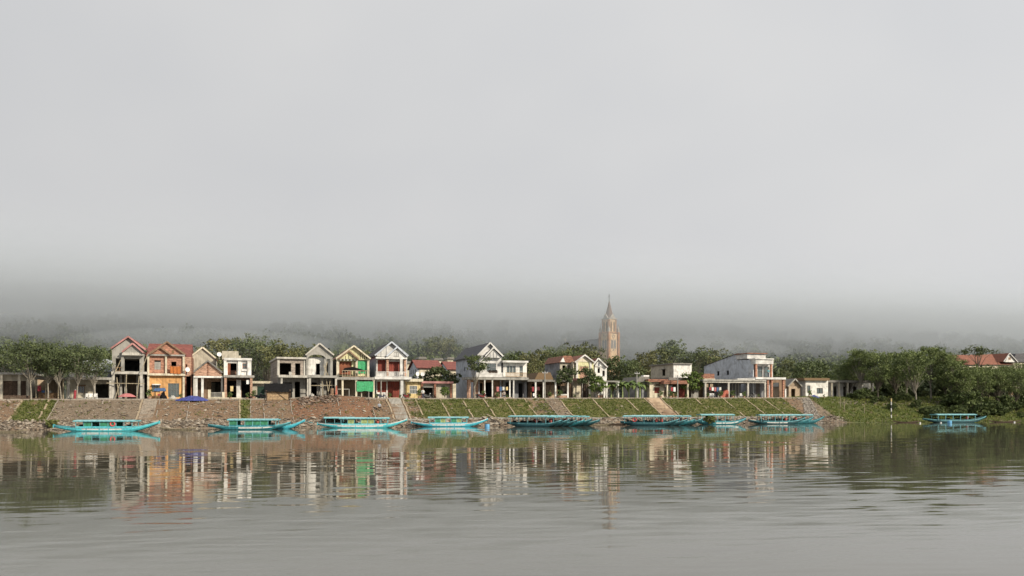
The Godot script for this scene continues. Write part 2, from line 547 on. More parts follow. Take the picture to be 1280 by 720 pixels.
# ---------------------------------------------------------------- river
func make_river() -> void:
	var swell := FastNoiseLite.new()
	swell.seed = 77
	swell.frequency = 1.0
	swell.fractal_octaves = 3
	var z := 12.0
	var rows := []
	while z > -260.0:
		rows.append(z)
		z -= clampf(0.11 + absf(minf(z, 0.0)) * 0.0085, 0.11, 1.3)
	var cols := 150
	var v := PackedVector3Array()
	var nn := PackedVector3Array()
	for r in rows.size():
		var zz: float = rows[r]
		var half := 40.0 - zz * 1.05
		for k in cols + 1:
			var x := lerpf(-half, half, float(k) / cols)
			# long low ripples that run across the river, calmer under the bank
			var calm := clampf((-zz) / 100.0, 0.0, 1.0)
			var gust := 0.6 + 0.55 * swell.get_noise_2d(x * 0.018 + 40.0, zz * 0.03)
			var e := 0.05
			var amp := gust * (1.0 - 0.62 * calm)
			var h0 := _ripple(swell, x, zz)
			var hx := _ripple(swell, x + e, zz)
			var hz := _ripple(swell, x, zz + e)
			v.append(Vector3(x, h0 * amp * 0.4, zz))
			nn.append(Vector3(-(hx - h0) / e * amp, 1, -(hz - h0) / e * amp).normalized())
	var idx := PackedInt32Array()
	for r in rows.size() - 1:
		for k in cols:
			var a := r * (cols + 1) + k
			var b := a + cols + 1
			idx.append_array(PackedInt32Array([a, b + 1, a + 1, a, b, b + 1]))
	var arr := []
	arr.resize(Mesh.ARRAY_MAX)
	arr[Mesh.ARRAY_VERTEX] = v
	arr[Mesh.ARRAY_NORMAL] = nn
	arr[Mesh.ARRAY_INDEX] = idx
	var mesh := ArrayMesh.new()
	mesh.add_surface_from_arrays(Mesh.PRIMITIVE_TRIANGLES, arr)
	var m := StandardMaterial3D.new()
	m.albedo_color = Color(0.09, 0.085, 0.062).linear_to_srgb()
	m.roughness = 0.035
	m.metallic_specular = 0.7
	m.uv1_triplanar = true
	m.uv1_world_triplanar = true
	m.uv1_scale = Vector3(0.035, 0.1, 0.16)
	m.normal_enabled = true
	var nt := NoiseTexture2D.new()
	var f := FastNoiseLite.new()
	f.seed = 15
	f.frequency = 0.02
	f.fractal_octaves = 4
	nt.width = 1024
	nt.height = 1024
	nt.seamless = true
	nt.noise = f
	nt.as_normal_map = true
	nt.bump_strength = 2.0
	m.normal_texture = nt
	m.normal_scale = 0.03
	var o := part("river", mesh, m, self)
	tag(o, "calm brown river with fine ripples mirroring the bank", "", "", "structure")

func _ripple(s: FastNoiseLite, x: float, z: float) -> float:
	return 0.0048 * s.get_noise_2d(x * 0.12 + z * 0.03, z * 0.62 - x * 0.03) + 0.006 * s.get_noise_2d(x * 0.4 + 90.0, z * 1.7 + x * 0.12 + 30.0)

# ---------------------------------------------------------------- bank, street, hills
# panels of the bank between the concrete ribs: column where each starts at the top of the bank, and what covers it
var panels := [[-400, "d"], [28, "g"], [62, "g"], [73, "s"], [130, "s"], [178, "e"], [200, "d"], [237, "d"], [268, "d"], [300, "g"], [313, "d"], [329, "d"], [363, "r"], [420, "r"], [461, "d"], [483, "e"], [503, "m"], [519, "g"], [550, "g"], [577, "g"], [604, "g"], [630, "g"], [655, "m"], [680, "s"], [698, "g"], [740, "g"], [782, "g"], [805, "e"], [826, "g"], [868, "g"], [903, "g"], [930, "g"], [953, "g"], [977, "d"], [996, "s"], [1011, "n"]]
var panel_u := []

func panel_at(u: float) -> String:
	var k := "d"
	for i in panels.size():
		if u >= panel_u[i]:
			k = panels[i][1]
	return k

func bank_height(u: float, v: float) -> float:
	var top := street(u)
	var wild := smoothstep(along(1015, 10), along(1050, 10), u)
	var toe := 1.1 + 0.15 * wob.get_noise_2d(u * 4.0, 3.0)
	var h := 0.0
	if v < 0:
		h = v * 0.25
	elif v < 2.6:
		h = toe * v / 2.6
	elif v < 9.8:
		h = lerpf(toe, top - 0.05, (v - 2.6) / 7.2)
	else:
		h = top
	var w := top * smoothstep(-2.0, 17.0, v) - 0.5 * (1.0 - smoothstep(-4.0, 3.0, v))
	h = lerpf(h, w, wild)
	var rough := smoothstep(-1.0, 1.0, v) * (1.0 - smoothstep(8.6, 10.0, v))
	h += rough * (0.16 + 0.3 * wild) * wob.get_noise_2d(u * 9.0, v * 9.0) + rough * 0.1 * wob.get_noise_2d(u * 30.0, v * 30.0)
	var k := panel_at(u)
	if k == "r":   # tipped earth bulges out of the slope
		var m := 1.0 - absf((u - along(425, 8)) / 9.0)
		h += maxf(0.0, m) * 0.8 * smoothstep(1.0, 6.0, v) * (1.0 - smoothstep(9.2, 11.0, v))
	return h

func bank_point(u: float, v: float, lift := 0.0) -> Vector3:
	return place(u, v, bank_height(u, v) + lift)

func make_bank() -> void:
	for p in panels:
		panel_u.append(along(p[0], 9.8))
	var vs := [-8.0, -3.0, -1.0, -0.3, 0.2, 0.7, 1.2, 1.7, 2.2, 2.6, 3.1, 3.7, 4.4, 5.1, 5.8, 6.5, 7.2, 7.9, 8.6, 9.2, 9.7, 10.2, 12.0, 15.0, 19.0, 26.0, 40.0, 75.0]
	var u0 := -150.0
	var step := 0.5
	var cols := 620
	var v := PackedVector3Array()
	var c := PackedColorArray()
	for i in cols + 1:
		var u := u0 + i * step
		var kind := panel_at(u + 0.4 * wob.get_noise_2d(u * 5, 9))
		for w in vs:
			var p := bank_point(u, w)
			v.append(p)
			var nz := 0.5 + 0.5 * wob.get_noise_2d(u * 7.0 + 50.0, w * 7.0)
			var nz2 := 0.5 + 0.5 * wob.get_noise_2d(u * 21.0 + 150.0, w * 21.0)
			var nz3 := 0.5 + 0.5 * wob.get_noise_2d(u * 55.0 + 250.0, w * 55.0)
			var dirt := Color(0.27, 0.165, 0.095).lerp(Color(0.44, 0.3, 0.185), clampf(0.5 * nz + 0.9 * nz3 - 0.2, 0, 1))
			var green := Color(0.13, 0.16, 0.036).lerp(Color(0.28, 0.25, 0.085), nz)
			var k := dirt
			if w > 10.0:
				k = Color(0.4, 0.34, 0.26).lerp(Color(0.3, 0.24, 0.18), nz)
			elif w < 2.5 and kind != "n":
				k = dirt.lerp(Color(0.42, 0.35, 0.27), nz2)
			elif kind == "g":
				k = green.lerp(dirt, smoothstep(0.62, 0.85, nz2))
			elif kind == "m":
				k = green.lerp(dirt, smoothstep(0.35, 0.6, nz2))
			elif kind == "s":
				k = Color(0.44, 0.35, 0.25).lerp(Color(0.24, 0.17, 0.11), clampf(0.4 * nz2 + 0.8 * nz3 - 0.1, 0, 1))
			elif kind == "r":
				k = Color(0.42, 0.22, 0.12).lerp(Color(0.28, 0.15, 0.085), nz3)
			elif kind == "n":
				k = Color(0.16, 0.19, 0.05).lerp(Color(0.26, 0.2, 0.1), smoothstep(0.5, 0.8, nz2))
			c.append(k)
	var idx := PackedInt32Array()
	var rows := vs.size()
	for i in cols:
		for j in rows - 1:
			var a := i * rows + j
			idx.append_array(PackedInt32Array([a, a + 1, a + rows + 1, a, a + rows + 1, a + rows]))
	var st := SurfaceTool.new()
	var arr := []
	arr.resize(Mesh.ARRAY_MAX)
	arr[Mesh.ARRAY_VERTEX] = v
	arr[Mesh.ARRAY_COLOR] = c
	arr[Mesh.ARRAY_INDEX] = idx
	var raw := ArrayMesh.new()
	raw.add_surface_from_arrays(Mesh.PRIMITIVE_TRIANGLES, arr)
	st.create_from(raw, 0)
	st.generate_normals()
	var o := part("embankment", st.commit(), M.earth, self)
	tag(o, "sloping river bank of earth, stone and grass panels", "", "", "structure")
	# concrete ribs between the panels and the lip along the top
	for i in range(1, panels.size() - 1):
		var u: float = panel_u[i]
		var b := MB.new()
		var q := bank_point(u, 9.9, 0.02)
		for w in [9.0, 8.2, 7.3, 6.5, 5.6, 4.8, 4.0, 3.2, 2.4]:
			var p := bank_point(u + 0.16 * wob.get_noise_2d(u * 40.0, w * 60.0), w, 0.03 + 0.08 * wob.get_noise_2d(u * 90.0, w * 90.0))
			if wob.get_noise_2d(u * 130.0, w * 150.0) > (0.28 if panels[i][1] in ["g", "m", "e"] else 0.05):
				q = p
				continue
			b.beam(q, p, 0.24 if panels[i][1] in ["g", "m", "e"] else 0.12, 0.16)
			q = p
		part("concrete_rib", b.mesh(), M.sand_pale if panels[i][1] in ["g", "m", "e"] else M.rubble, o)
	var uu: float = panel_u[0] + 4.0
	while uu < panel_u[-1]:
		var b := MB.new()
		b.beam(bank_point(uu, 10.0, 0.02), bank_point(uu + 3.92, 10.0, 0.02), 0.4, 0.22)
		part("lip_slab", b.mesh(), M.rubble, o)
		uu += 4.0
	uu = along(505, 2.6)
	while uu < along(985, 2.6):
		var b := MB.new()
		b.beam(bank_point(uu, 2.5, 0.05), bank_point(uu + 2.92, 2.5, 0.05), 0.3, 0.25)
		part("toe_slab", b.mesh(), M.concrete, o)
		uu += 3.0
	# flights of steps
	for s in [[178, 199, "old earthen steps with uneven stone treads down the bank"], [484, 502, "pale concrete steps down the bank below the white house with red shutters"], [806, 825, "broad tan steps between two grass panels of the bank"]]:
		var ua := along(s[0], 9.8) + 0.2
		var ub := along(s[1], 9.8) - 0.2
		var t := thing("bank_steps", s[2], "steps", bank_point((ua + ub) / 2, 6.0), TURN)
		var base := bank_height((ua + ub) / 2, 6.0)
		for k in 18:
			var w := 9.8 - k * 0.4
			var y := lerpf(street(ua) - 0.02, 1.15, k / 17.0) - base
			pb("step", M.sand_wall if s[0] == 806 else M.concrete if s[0] == 484 else M.rubble, t, -(ub - ua) / 2, (ub - ua) / 2, y - 0.5, y + 0.06 + 0.03 * sin(k * 2.1 + s[0]), -(w - 6.0) - 0.2, -(w - 6.0) + 0.24)
	# pale stones: scattered over the slope and heaped along the foot
	var sm := MB.new()
	for f in 10:
		var a := TAU * f / 5.0
		var up := 0.5 if f < 5 else -0.5
		var p := Vector3(cos(a) * 0.5, up * 0.1, sin(a) * 0.5)
		var p2 := Vector3(cos(a + TAU / 5) * 0.5, up * 0.1, sin(a + TAU / 5) * 0.5)
		var tip := Vector3(0.06, up * 0.7, -0.05)
		var nn := (p2 - p).cross(tip - p).normalized()
		nn = nn if nn.dot(p + tip) > 0 else -nn
		sm.tri(p, p2, tip, nn, nn, nn)
	scatter_stones("loose_stones", sm.mesh(), "pale loose stones strewn over the bank and along its foot")
	make_grass()

func scatter_stones(called: String, mesh: Mesh, label: String) -> void:
	rng.seed = 41
	var xf := []
	var cs := []
	for k in 15000:
		var u := rng.randf_range(along(-40, 5), along(1040, 5))
		var kind := panel_at(u)
		var v := rng.randf_range(0.0, 2.8) if rng.randf() < 0.45 else rng.randf_range(2.8, 9.6)
		if v > 2.8 and kind in ["g", "e", "n"] and rng.randf() < 0.85:
			continue
		var s := rng.randf_range(0.08, 0.3) * (1.7 if v < 2.8 else 1.0) * (1.0 if rng.randf() < 0.93 else 2.0)
		var p := bank_point(u, v, s * 0.05)
		xf.append(Transform3D(Basis.from_euler(Vector3(rng.randf() * 0.6, rng.randf() * TAU, rng.randf() * 0.6)).scaled(Vector3(s * rng.randf_range(0.7, 1.6), s * rng.randf_range(0.5, 1.1), s)), p))
		cs.append(Color(0.62, 0.54, 0.43).lerp(Color(0.22, 0.17, 0.13), rng.randf()))
	# the spill of white rubble at the end of the embankment
	for k in 1500:
		var f := rng.randf()
		var v := lerpf(9.5, -0.3, f)
		var u := along(lerpf(1008, 1018, f), v) + rng.randf_range(-1.7, 1.7) * (0.5 + f * 0.7)
		var s := rng.randf_range(0.15, 0.45)
		xf.append(Transform3D(Basis.from_euler(Vector3(rng.randf(), rng.randf() * TAU, rng.randf())).scaled(Vector3(s, s * 0.8, s)), bank_point(u, v, 0.05)))
		cs.append(Color(0.62, 0.57, 0.5).lerp(Color(0.38, 0.33, 0.28), rng.randf()))
	# rubble tipped in front of the unfinished house
	for k in 420:
		var u := along(rng.randf_range(372, 424), 9.5)
		var v := rng.randf_range(7.0, 11.5)
		var s := rng.randf_range(0.15, 0.5)
		xf.append(Transform3D(Basis.from_euler(Vector3(rng.randf(), rng.randf() * TAU, rng.randf())).scaled(Vector3(s * 1.5, s * 0.6, s)), bank_point(u, v, 0.15 * rng.randf())))
		cs.append(Color(0.5, 0.4, 0.32).lerp(Color(0.25, 0.17, 0.12), rng.randf()))
	multi(called, mesh, M.stone, xf, cs, label)

func multi(called: String, mesh: Mesh, m: Material, xf: Array, cs: Array, label: String) -> MultiMeshInstance3D:
	var mm := MultiMesh.new()
	mm.transform_format = MultiMesh.TRANSFORM_3D
	mm.use_colors = true
	mm.mesh = mesh
	mm.instance_count = xf.size()
	for k in xf.size():
		mm.set_instance_transform(k, xf[k])
		mm.set_instance_color(k, cs[k])
	var o := MultiMeshInstance3D.new()
	o.name = numbered(called)
	o.multimesh = mm
	o.material_override = m
	add_child(o)
	tag(o, label, "", "", "stuff")
	return o

func make_grass() -> void:
	rng.seed = 97
	var b := MB.new()
	for k in 7:
		var a := TAU * k / 7.0 + rng.randf()
		var d := Vector3(cos(a), 0, sin(a))
		var s := Vector3(-d.z, 0, d.x) * 0.06
		var o := d * 0.08
		var tip := d * rng.randf_range(0.15, 0.4) + Vector3.UP * rng.randf_range(0.5, 1.0)
		var nn := (d * -0.4 + Vector3.UP).normalized()
		b.tri(o - s, o + s, tip, nn, nn, nn)
	var xf := []
	var cs := []
	for k in 30000:
		var u := rng.randf_range(along(-10, 5), along(1330, 5))
		var kind := panel_at(u)
		var v := rng.randf_range(2.3, 9.7)
		if kind == "n":
			v = rng.randf_range(0.2, 17.0)
		var need := wob.get_noise_2d(u * 21.0 + 150.0, v * 21.0)
		if kind in ["d", "s", "r"] and (need < 0.25 or rng.randf() < 0.75) or kind == "e" or kind == "m" and need > 0.0 or kind == "g" and need > 0.45:
			continue
		var s := rng.randf_range(0.16, 0.38) * (1.5 if kind == "n" else 1.0)
		xf.append(Transform3D(Basis.from_euler(Vector3(rng.randf_range(-0.2, 0.2), rng.randf() * TAU, 0)).scaled(Vector3(s * 1.5, s, s * 1.5)), bank_point(u, v, -0.02)))
		cs.append(Color(0.11, 0.16, 0.032).lerp(Color(0.38, 0.39, 0.12), rng.randf() * rng.randf() + 0.25 * (need + 0.3)))
	multi("bank_grass", b.mesh(), M.leaf, xf, cs, "rough green grass and weeds growing on the bank panels")

func hill_height(x: float, z: float) -> float:
	var q := Vector3(x, 0, z + SHORE)
	var v := q.dot(N)
	var u := q.dot(T)
	var d := v + 118.0
	var rise := smoothstep(188.0, 405.0, d + 18.0 * wob.get_noise_2d(x * 0.4, z * 0.4)) * (33.0 + 0.022 * clampf(u, -170.0, 320.0) + 3.0 * wob.get_noise_2d(x * 0.35 + 300.0, 0.0))
	rise *= 1.0 - 0.8 * exp(-(Vector2(x - 30.0, z + 306.0).length_squared()) / 1100.0)   # the terrace of the church
	return street(clampf(u, -150.0, 160.0)) - 0.15 + rise + 4.0 * wob.get_noise_2d(x * 0.8, z * 0.8) * smoothstep(195.0, 230.0, d)

func make_hills() -> void:
	var v := PackedVector3Array()
	var idx := PackedInt32Array()
	var nx := 100
	var nz := 50
	for j in nz + 1:
		for i in nx + 1:
			var p := place(lerpf(-620.0, 560.0, float(i) / nx), lerpf(70.0, 480.0, float(j) / nz))
			v.append(Vector3(p.x, hill_height(p.x, p.z), p.z))
	for j in nz:
		for i in nx:
			var a := j * (nx + 1) + i
			idx.append_array(PackedInt32Array([a, a + nx + 1, a + nx + 2, a, a + nx + 2, a + 1]))
	var arr := []
	arr.resize(Mesh.ARRAY_MAX)
	arr[Mesh.ARRAY_VERTEX] = v
	arr[Mesh.ARRAY_INDEX] = idx
	var raw := ArrayMesh.new()
	raw.add_surface_from_arrays(Mesh.PRIMITIVE_TRIANGLES, arr)
	var st := SurfaceTool.new()
	st.create_from(raw, 0)
	st.generate_normals()
	var o := part("hill", st.commit(), M.wood_far, self)
	tag(o, "wooded hillside rising into the low cloud", "", "", "structure")
	# the far wood on the slope, one mass of crowns
	rng.seed = 301
	var crown := crown_mesh(900, 4.2, 3.4, 8, 42, 0.62, Color(0.045, 0.065, 0.022), Color(0.085, 0.105, 0.04))
	var xf := []
	var cs := []
	for k in 4200:
		var d := rng.randf_range(215.0, 430.0)
		var x := rng.randf_range(-0.75, 0.78) * d
		if absf(x - 0.12 * d) < 7.0 and d < 312.0:
			continue
		var s := rng.randf_range(0.7, 1.5)
		xf.append(Transform3D(Basis.from_euler(Vector3(0, rng.randf() * TAU, 0)).scaled(Vector3(s, s * rng.randf_range(0.9, 1.4), s)), Vector3(x, hill_height(x, -d) + 2.6 * s, -d)))
		var t := rng.randf_range(0.7, 1.3)
		cs.append(Color(t, t, t * rng.randf_range(0.8, 1.1)))
	multi("hillside_wood", crown, M.leaf, xf, cs, "dark forest covering the hillside behind the town")

# ---------------------------------------------------------------- trees
func leaf_quad(b: MB, p: Vector3, size: float) -> void:
	var nn := Vector3(rng.randfn(), rng.randfn() * 0.8 + 0.7, rng.randfn()).normalized()
	var a := nn.cross(Vector3(rng.randfn(), rng.randfn(), rng.randfn())).normalized() * size
	var d := nn.cross(a).normalized() * size * 0.55
	b.tri(p - a, p + d, p + a, nn, nn, nn)
	b.tri(p - a, p + a, p - d * 0.9 - nn * size * 0.2, nn, nn, nn)

func clump(b: MB, at: Vector3, r: float, count: int, leaf: float, dark: Color, light: Color) -> void:
	var tone := rng.randf()
	for k in count:
		var d := Vector3(rng.randfn(), rng.randfn() * 0.7, rng.randfn()).normalized() * r * pow(rng.randf(), 0.45)
		d.y *= 0.72
		b.col = dark.lerp(light, clampf(tone * 0.6 + rng.randf() * 0.5, 0, 1))   # young and old leaves mixed at random, wherever they sit
		leaf_quad(b, at + d, leaf * rng.randf_range(0.6, 1.25))

func crown_mesh(seed_: int, rx: float, ry: float, clumps: int, per: int, leaf: float, dark: Color, light: Color) -> ArrayMesh:
	rng.seed = seed_
	var b := MB.new()
	for k in clumps:
		var d := Vector3(rng.randfn(), rng.randfn(), rng.randfn()).normalized() * pow(rng.randf(), 0.4)
		clump(b, Vector3(d.x * rx * 0.72, d.y * ry * 0.72, d.z * rx * 0.72), rx * rng.randf_range(0.36, 0.55), per, leaf, dark, light)
	return b.mesh()

# o: seed, high, wide (crown radius), bare (height where the crown starts), clumps, per, leaf, dark, light, spread (0 dome .. 1 flat layers), lean, bark
func tree_proto(o: Dictionary) -> Dictionary:
	rng.seed = o.seed
	var hi: float = o.high
	var wide: float = o.wide
	var bare: float = o.bare
	var tb := MB.new()
	var cb := MB.new()
	var lean := Vector3(o.get("lean", 0.0), 0, 0)
	var r0: float = (hi * 0.017 + 0.03) * float(o.get("thick", 0.75))
	var fork := Vector3(0, bare * 0.85, 0) + lean * 0.5
	var trunk := [Vector3(0, -0.4, 0), Vector3(0.02, bare * 0.3, 0.03) + lean * 0.12, Vector3(-0.03, bare * 0.6, -0.02) + lean * 0.3, fork]
	tb.tube(trunk, [r0 * 1.5, r0, r0 * 0.85, r0 * 0.75], 7)
	var mid := Vector3(0, (hi + bare) / 2, 0) + lean
	var ry := (hi - bare) / 2
	for k in int(o.clumps):
		var az := k * 2.39996 + rng.randf() * 0.7
		var t := (k + 0.5) / float(o.clumps)
		var up := lerpf(-0.85, 0.95, t)
		var ring := sqrt(maxf(0.05, 1.0 - up * up * 0.85)) * rng.randf_range(0.3, 1.0)
		if o.get("spread", 0.0) > 0.5:
			ring = rng.randf_range(0.15, 1.0)
			up = lerpf(-0.5, 1.0, rng.randf()) * (1.0 - 0.35 * ring)
		var p := mid + Vector3(cos(az) * wide * ring * 0.8, up * ry * 0.86, sin(az) * wide * ring * 0.8)
		var mp := fork.lerp(p, 0.5) + Vector3(rng.randf_range(-0.2, 0.2), -0.12 * ry + rng.randf_range(0, 0.2), rng.randf_range(-0.2, 0.2))
		tb.tube([fork - Vector3(0, rng.randf() * bare * 0.25, 0), mp, p], [r0 * 0.42, r0 * 0.24, r0 * 0.08], 5, false)
		clump(cb, p, wide * rng.randf_range(0.22, 0.38), int(o.per), o.leaf, o.dark, o.light)
		if rng.randf() < 0.6:   # a loose sprig beyond the clump keeps the outline uneven
			clump(cb, p + Vector3(cos(az), rng.randf_range(-0.3, 0.8), sin(az)) * wide * 0.3, wide * 0.16, int(o.per) / 4, o.leaf, o.dark, o.light)
	return {"trunk": tb.mesh(), "crown": cb.mesh(), "bark": o.get("bark", M.bark)}

func tree(called: String, proto: Dictionary, label: String, group: String, at: Vector3, turn := 0.0, size := 1.0, squash := 1.0, category := "tree") -> Node3D:
	var t := thing(called, label, category, at, turn, group)
	t.scale = Vector3(size, size * squash, size)
	part("trunk", proto.trunk, proto.bark, t)
	part("crown", proto.crown, M.leaf, t)
	return t

func make_trees() -> void:
	var d1 := Color(0.035, 0.055, 0.018)
	var l1 := Color(0.095, 0.12, 0.035)
	var broad := []
	for k in 3:
		broad.append(tree_proto({"seed": 500 + k, "high": 8.6, "wide": 3.6, "bare": 3.6, "clumps": 26, "per": 85, "leaf": 0.17, "dark": Color(0.03, 0.045, 0.02), "light": Color(0.12, 0.15, 0.055), "spread": 0.0, "lean": [-0.2, 0.4, 0.9][k], "thick": 0.6, "bark": M.bark_pale}))
	# street trees in front of the low houses
	var spots := [[39, 10.9, 0, 1.0, 0.4], [60, 11.1, 1, 0.98, 2.0], [77, 10.7, 2, 0.86, 4.1], [96, 11.0, 1, 0.94, 0.1], [118, 13.5, 0, 0.85, 1.1], [14, 17.0, 2, 0.98, 3.0]]
	for s in spots:
		tree("street_tree", broad[s[2]], "dark leafy tree with slim trunk in front of the low houses", "street trees before the low houses", spot(s[0], s[1]), s[4], s[3])
	# slender tree before the white house with slate roof
	var slim := tree_proto({"seed": 520, "high": 8.3, "wide": 2.5, "bare": 3.4, "clumps": 20, "per": 55, "leaf": 0.19, "dark": d1, "light": l1, "spread": 1.0, "lean": 0.2, "bark": M.bark_pale})
	tree("slender_tree", slim, "slender open-crowned tree before the white house with slate roof", "", spot(593, 11.0), 0.4, 0.96)
	# garden shrubs before the green and cream house
	var shrub := tree_proto({"seed": 530, "high": 4.2, "wide": 1.9, "bare": 0.9, "clumps": 18, "per": 90, "leaf": 0.17, "dark": Color(0.06, 0.1, 0.02), "light": Color(0.16, 0.22, 0.05)})
	tree("leafy_shrub", shrub, "bright green shrub beside the cream villa with brick window panel", "", spot(747, 12.0), 0, 1.0, 1.0, "shrub")
	var darkshrub := tree_proto({"seed": 531, "high": 4.6, "wide": 2.3, "bare": 1.2, "clumps": 18, "per": 60, "leaf": 0.2, "dark": d1, "light": Color(0.08, 0.1, 0.035), "spread": 1.0})
	tree("creeper_bush", darkshrub, "dark bush leaning over the porch left of the cream villa", "", spot(705, 13.0), 1.0, 1.05, 1.2, "bush")
	tree("porch_vine", darkshrub, "thin climbing bush against the front of the cream villa", "", spot(733, 13.4), 2.0, 0.8, 1.6, "bush")
	tree("small_garden_tree", shrub, "small yellow-green tree between the red-tiled porch and the grey house", "", spot(866, 14.0), 2.0, 1.25, 1.0)
	tree("yard_tree", darkshrub, "dark yard tree between the yellow house and red roofs", "trees between the red roofed houses", spot(538, 28.0), 0, 1.35)
	tree("yard_tree", darkshrub, "dark yard tree between the yellow house and red roofs", "trees between the red roofed houses", spot(555, 24.0), 3, 1.35)
	tree("pot_bush", shrub, "low bush before the small barred-window house", "", spot(556, 12.0), 3, 0.5, 1.0, "bush")
	# trees right behind the houses
	var back := []
	for k in 6:
		back.append(tree_proto({"seed": 560 + k, "high": 12.0, "wide": [4.6, 3.4, 5.2, 4.0, 3.0, 4.6][k], "bare": [3.0, 2.0, 4.5, 3.5, 1.5, 2.5][k], "clumps": [30, 26, 26, 30, 24, 34][k], "per": [80, 75, 70, 60, 85, 75][k], "leaf": [0.28, 0.22, 0.3, 0.2, 0.24, 0.26][k], "dark": Color(0.04, 0.06, 0.022).lerp(Color(0.05, 0.055, 0.025), k / 5.0), "light": Color(0.13, 0.165, 0.06).lerp(Color(0.19, 0.19, 0.075), (k % 3) / 2.0), "spread": [0.3, 0.0, 1.0, 1.0, 0.0, 0.3][k]}))
	var behind := [[642, 440, 185], [660, 443, 178], [676, 436, 190], [694, 433, 200], [712, 436, 195], [726, 431, 205], [742, 434, 215], [766, 446, 200], [786, 450, 195], [806, 440, 205], [826, 434, 215], [846, 430, 225], [868, 434, 220], [888, 438, 225], [985, 448, 195], [1004, 452, 185], [1025, 452, 190], [270, 424, 185], [292, 421, 200], [312, 420, 195], [334, 424, 190], [352, 430, 180], [228, 430, 175], [205, 432, 190], [125, 434, 165], [150, 440, 170], [590, 446, 215], [610, 444, 200], [905, 446, 215], [380, 434, 195], [450, 436, 200]]
	for k in behind.size():
		var s: Array = behind[k]
		var top := height_at(s[1], s[2])
		var foot := maxf(4.0, hill_height((s[0] - 640.0) / 1000.0 * s[2], -s[2]))
		var near := "the low pale houses"
		for w in [[180, "the orange brick house"], [250, "the white terrace house"], [345, "the unfinished brick house"], [440, "the cream red-roofed house"], [580, "the white slate-roofed house"], [630, "the flat-roofed annex"], [670, "the thatched shed"], [703, "the cream villa"], [755, "the banana plants"], [800, "the small cream house"], [840, "the beige box house"], [880, "the grey-sided house"], [970, "the brick hut and white cottage"]]:
			if s[0] >= w[0]:
				near = w[1]
		tree("background_tree", back[(k * 5 + k / 4) % 6], "dense dark green tree standing behind " + near, "trees behind " + near, afar(s[0], s[2], foot), k * 1.7, (top - foot) / 12.0 * 1.04)
	# ghostly tall trees on the hillside
	for s in [[538, 419, 262, 1], [553, 420, 268, 2], [568, 428, 272, 0], [700, 428, 280, 3], [835, 424, 285, 0], [318, 418, 250, 2], [60, 430, 240, 1]]:
		var top := height_at(s[1], s[2])
		var foot := hill_height((s[0] - 640.0) / 1000.0 * s[2], -s[2])
		tree("hillside_tree", back[s[3]], "tall tree fading into mist on the hillside", "misty hillside trees", afar(s[0], s[2], foot), s[0], (top - foot) / 12.0)
	# the grove on the natural bank
	var grove := []
	for k in 4:
		grove.append(tree_proto({"seed": 600 + k, "high": 12.5, "wide": 4.6, "bare": [3.8, 5.2, 4.6, 2.4][k], "clumps": 40, "per": 105, "leaf": 0.2, "dark": Color(0.04, 0.062, 0.02), "light": Color(0.19, 0.235, 0.075), "spread": [0.0, 1.0, 0.0, 1.0][k], "lean": [0.3, -0.5, 0.9, 0.2][k], "bark": [M.bark, M.bark_pale, M.bark_pale, M.bark][k]}))
	var g := [[1052, 452, 24, 0], [1062, 446, 20, 3], [1076, 433, 17, 1], [1097, 436, 13, 0], [1120, 434, 15, 3], [1133, 440, 22, 2], [1203, 457, 7, 3], [1226, 457, 7, 0], [1246, 456, 8, 3], [1270, 457, 7, 0], [1146, 434, 9, 2], [1164, 429, 14, 1], [1182, 438, 12, 0], [1196, 446, 9, 2], [1214, 454, 13, 3], [1236, 455, 10, 0], [1256, 454, 14, 1], [1276, 450, 12, 2], [1298, 448, 15, 0]]
	for k in g.size():
		var s: Array = g[k]
		var u := along(s[0], s[2])
		var foot := bank_height(u, s[2])
		var top := height_at(s[1], dist(u, s[2]))
		tree("grove_tree", grove[s[3]], ["full-crowned dark-trunked tree of the grove on the natural bank", "open-crowned pale-trunked tree of the grove on the natural bank", "leaning pale-trunked tree of the grove on the natural bank", "low-branched dark-trunked tree of the grove on the natural bank"][s[3]], ["full-crowned grove trees", "open-crowned grove trees", "leaning grove trees", "low-branched grove trees"][s[3]], place(u, s[2], foot), k * 2.2, (top - foot) / 12.9)
	var flat := tree_proto({"seed": 640, "high": 14.0, "wide": 5.0, "bare": 11.0, "clumps": 12, "per": 45, "leaf": 0.3, "dark": d1, "light": l1, "spread": 1.0})
	tree("flat_topped_tree", flat, "sparse flat-topped tree rising over the long red tiled roof", "", afar(1222, 225, 5.0), 0, (height_at(433, 225) - 5.0) / 14.0)
	# undergrowth along the natural bank
	var scrub := []
	for k in 3:
		scrub.append(tree_proto({"seed": 660 + k, "high": 3.0, "wide": 2.0, "bare": 0.3, "clumps": 16, "per": 85, "leaf": 0.2, "dark": Color(0.035, 0.055, 0.016), "light": Color(0.12, 0.155, 0.045)}))
	rng.seed = 700
	for k in 44:
		rng.seed = 700 + k
		var px := 1064.0 + k * 5.6 + rng.randf_range(-6, 6)
		var v := rng.randf_range(1.5, 9.0) if px > 1150 else rng.randf_range(6.5, 13.0) if px > 1100 else rng.randf_range(9.5, 15.0)
		var u := along(px, v)
		var size := rng.randf_range(0.3, 0.75) + (0.7 if rng.randf() < 0.3 and px > 1185 else 0.0)
		tree("bank_bush", scrub[k % 3], "rounded leafy bush in the undergrowth of the natural bank", "undergrowth on the natural bank", place(u, v, bank_height(u, v) - 0.1), rng.randf() * TAU, size, rng.randf_range(0.7, 1.3), "bush")
	# clumps of weed at the water's edge
	var weed := tree_proto({"seed": 690, "high": 1.3, "wide": 1.0, "bare": 0.1, "clumps": 12, "per": 60, "leaf": 0.13, "dark": Color(0.06, 0.09, 0.02), "light": Color(0.17, 0.18, 0.05)})
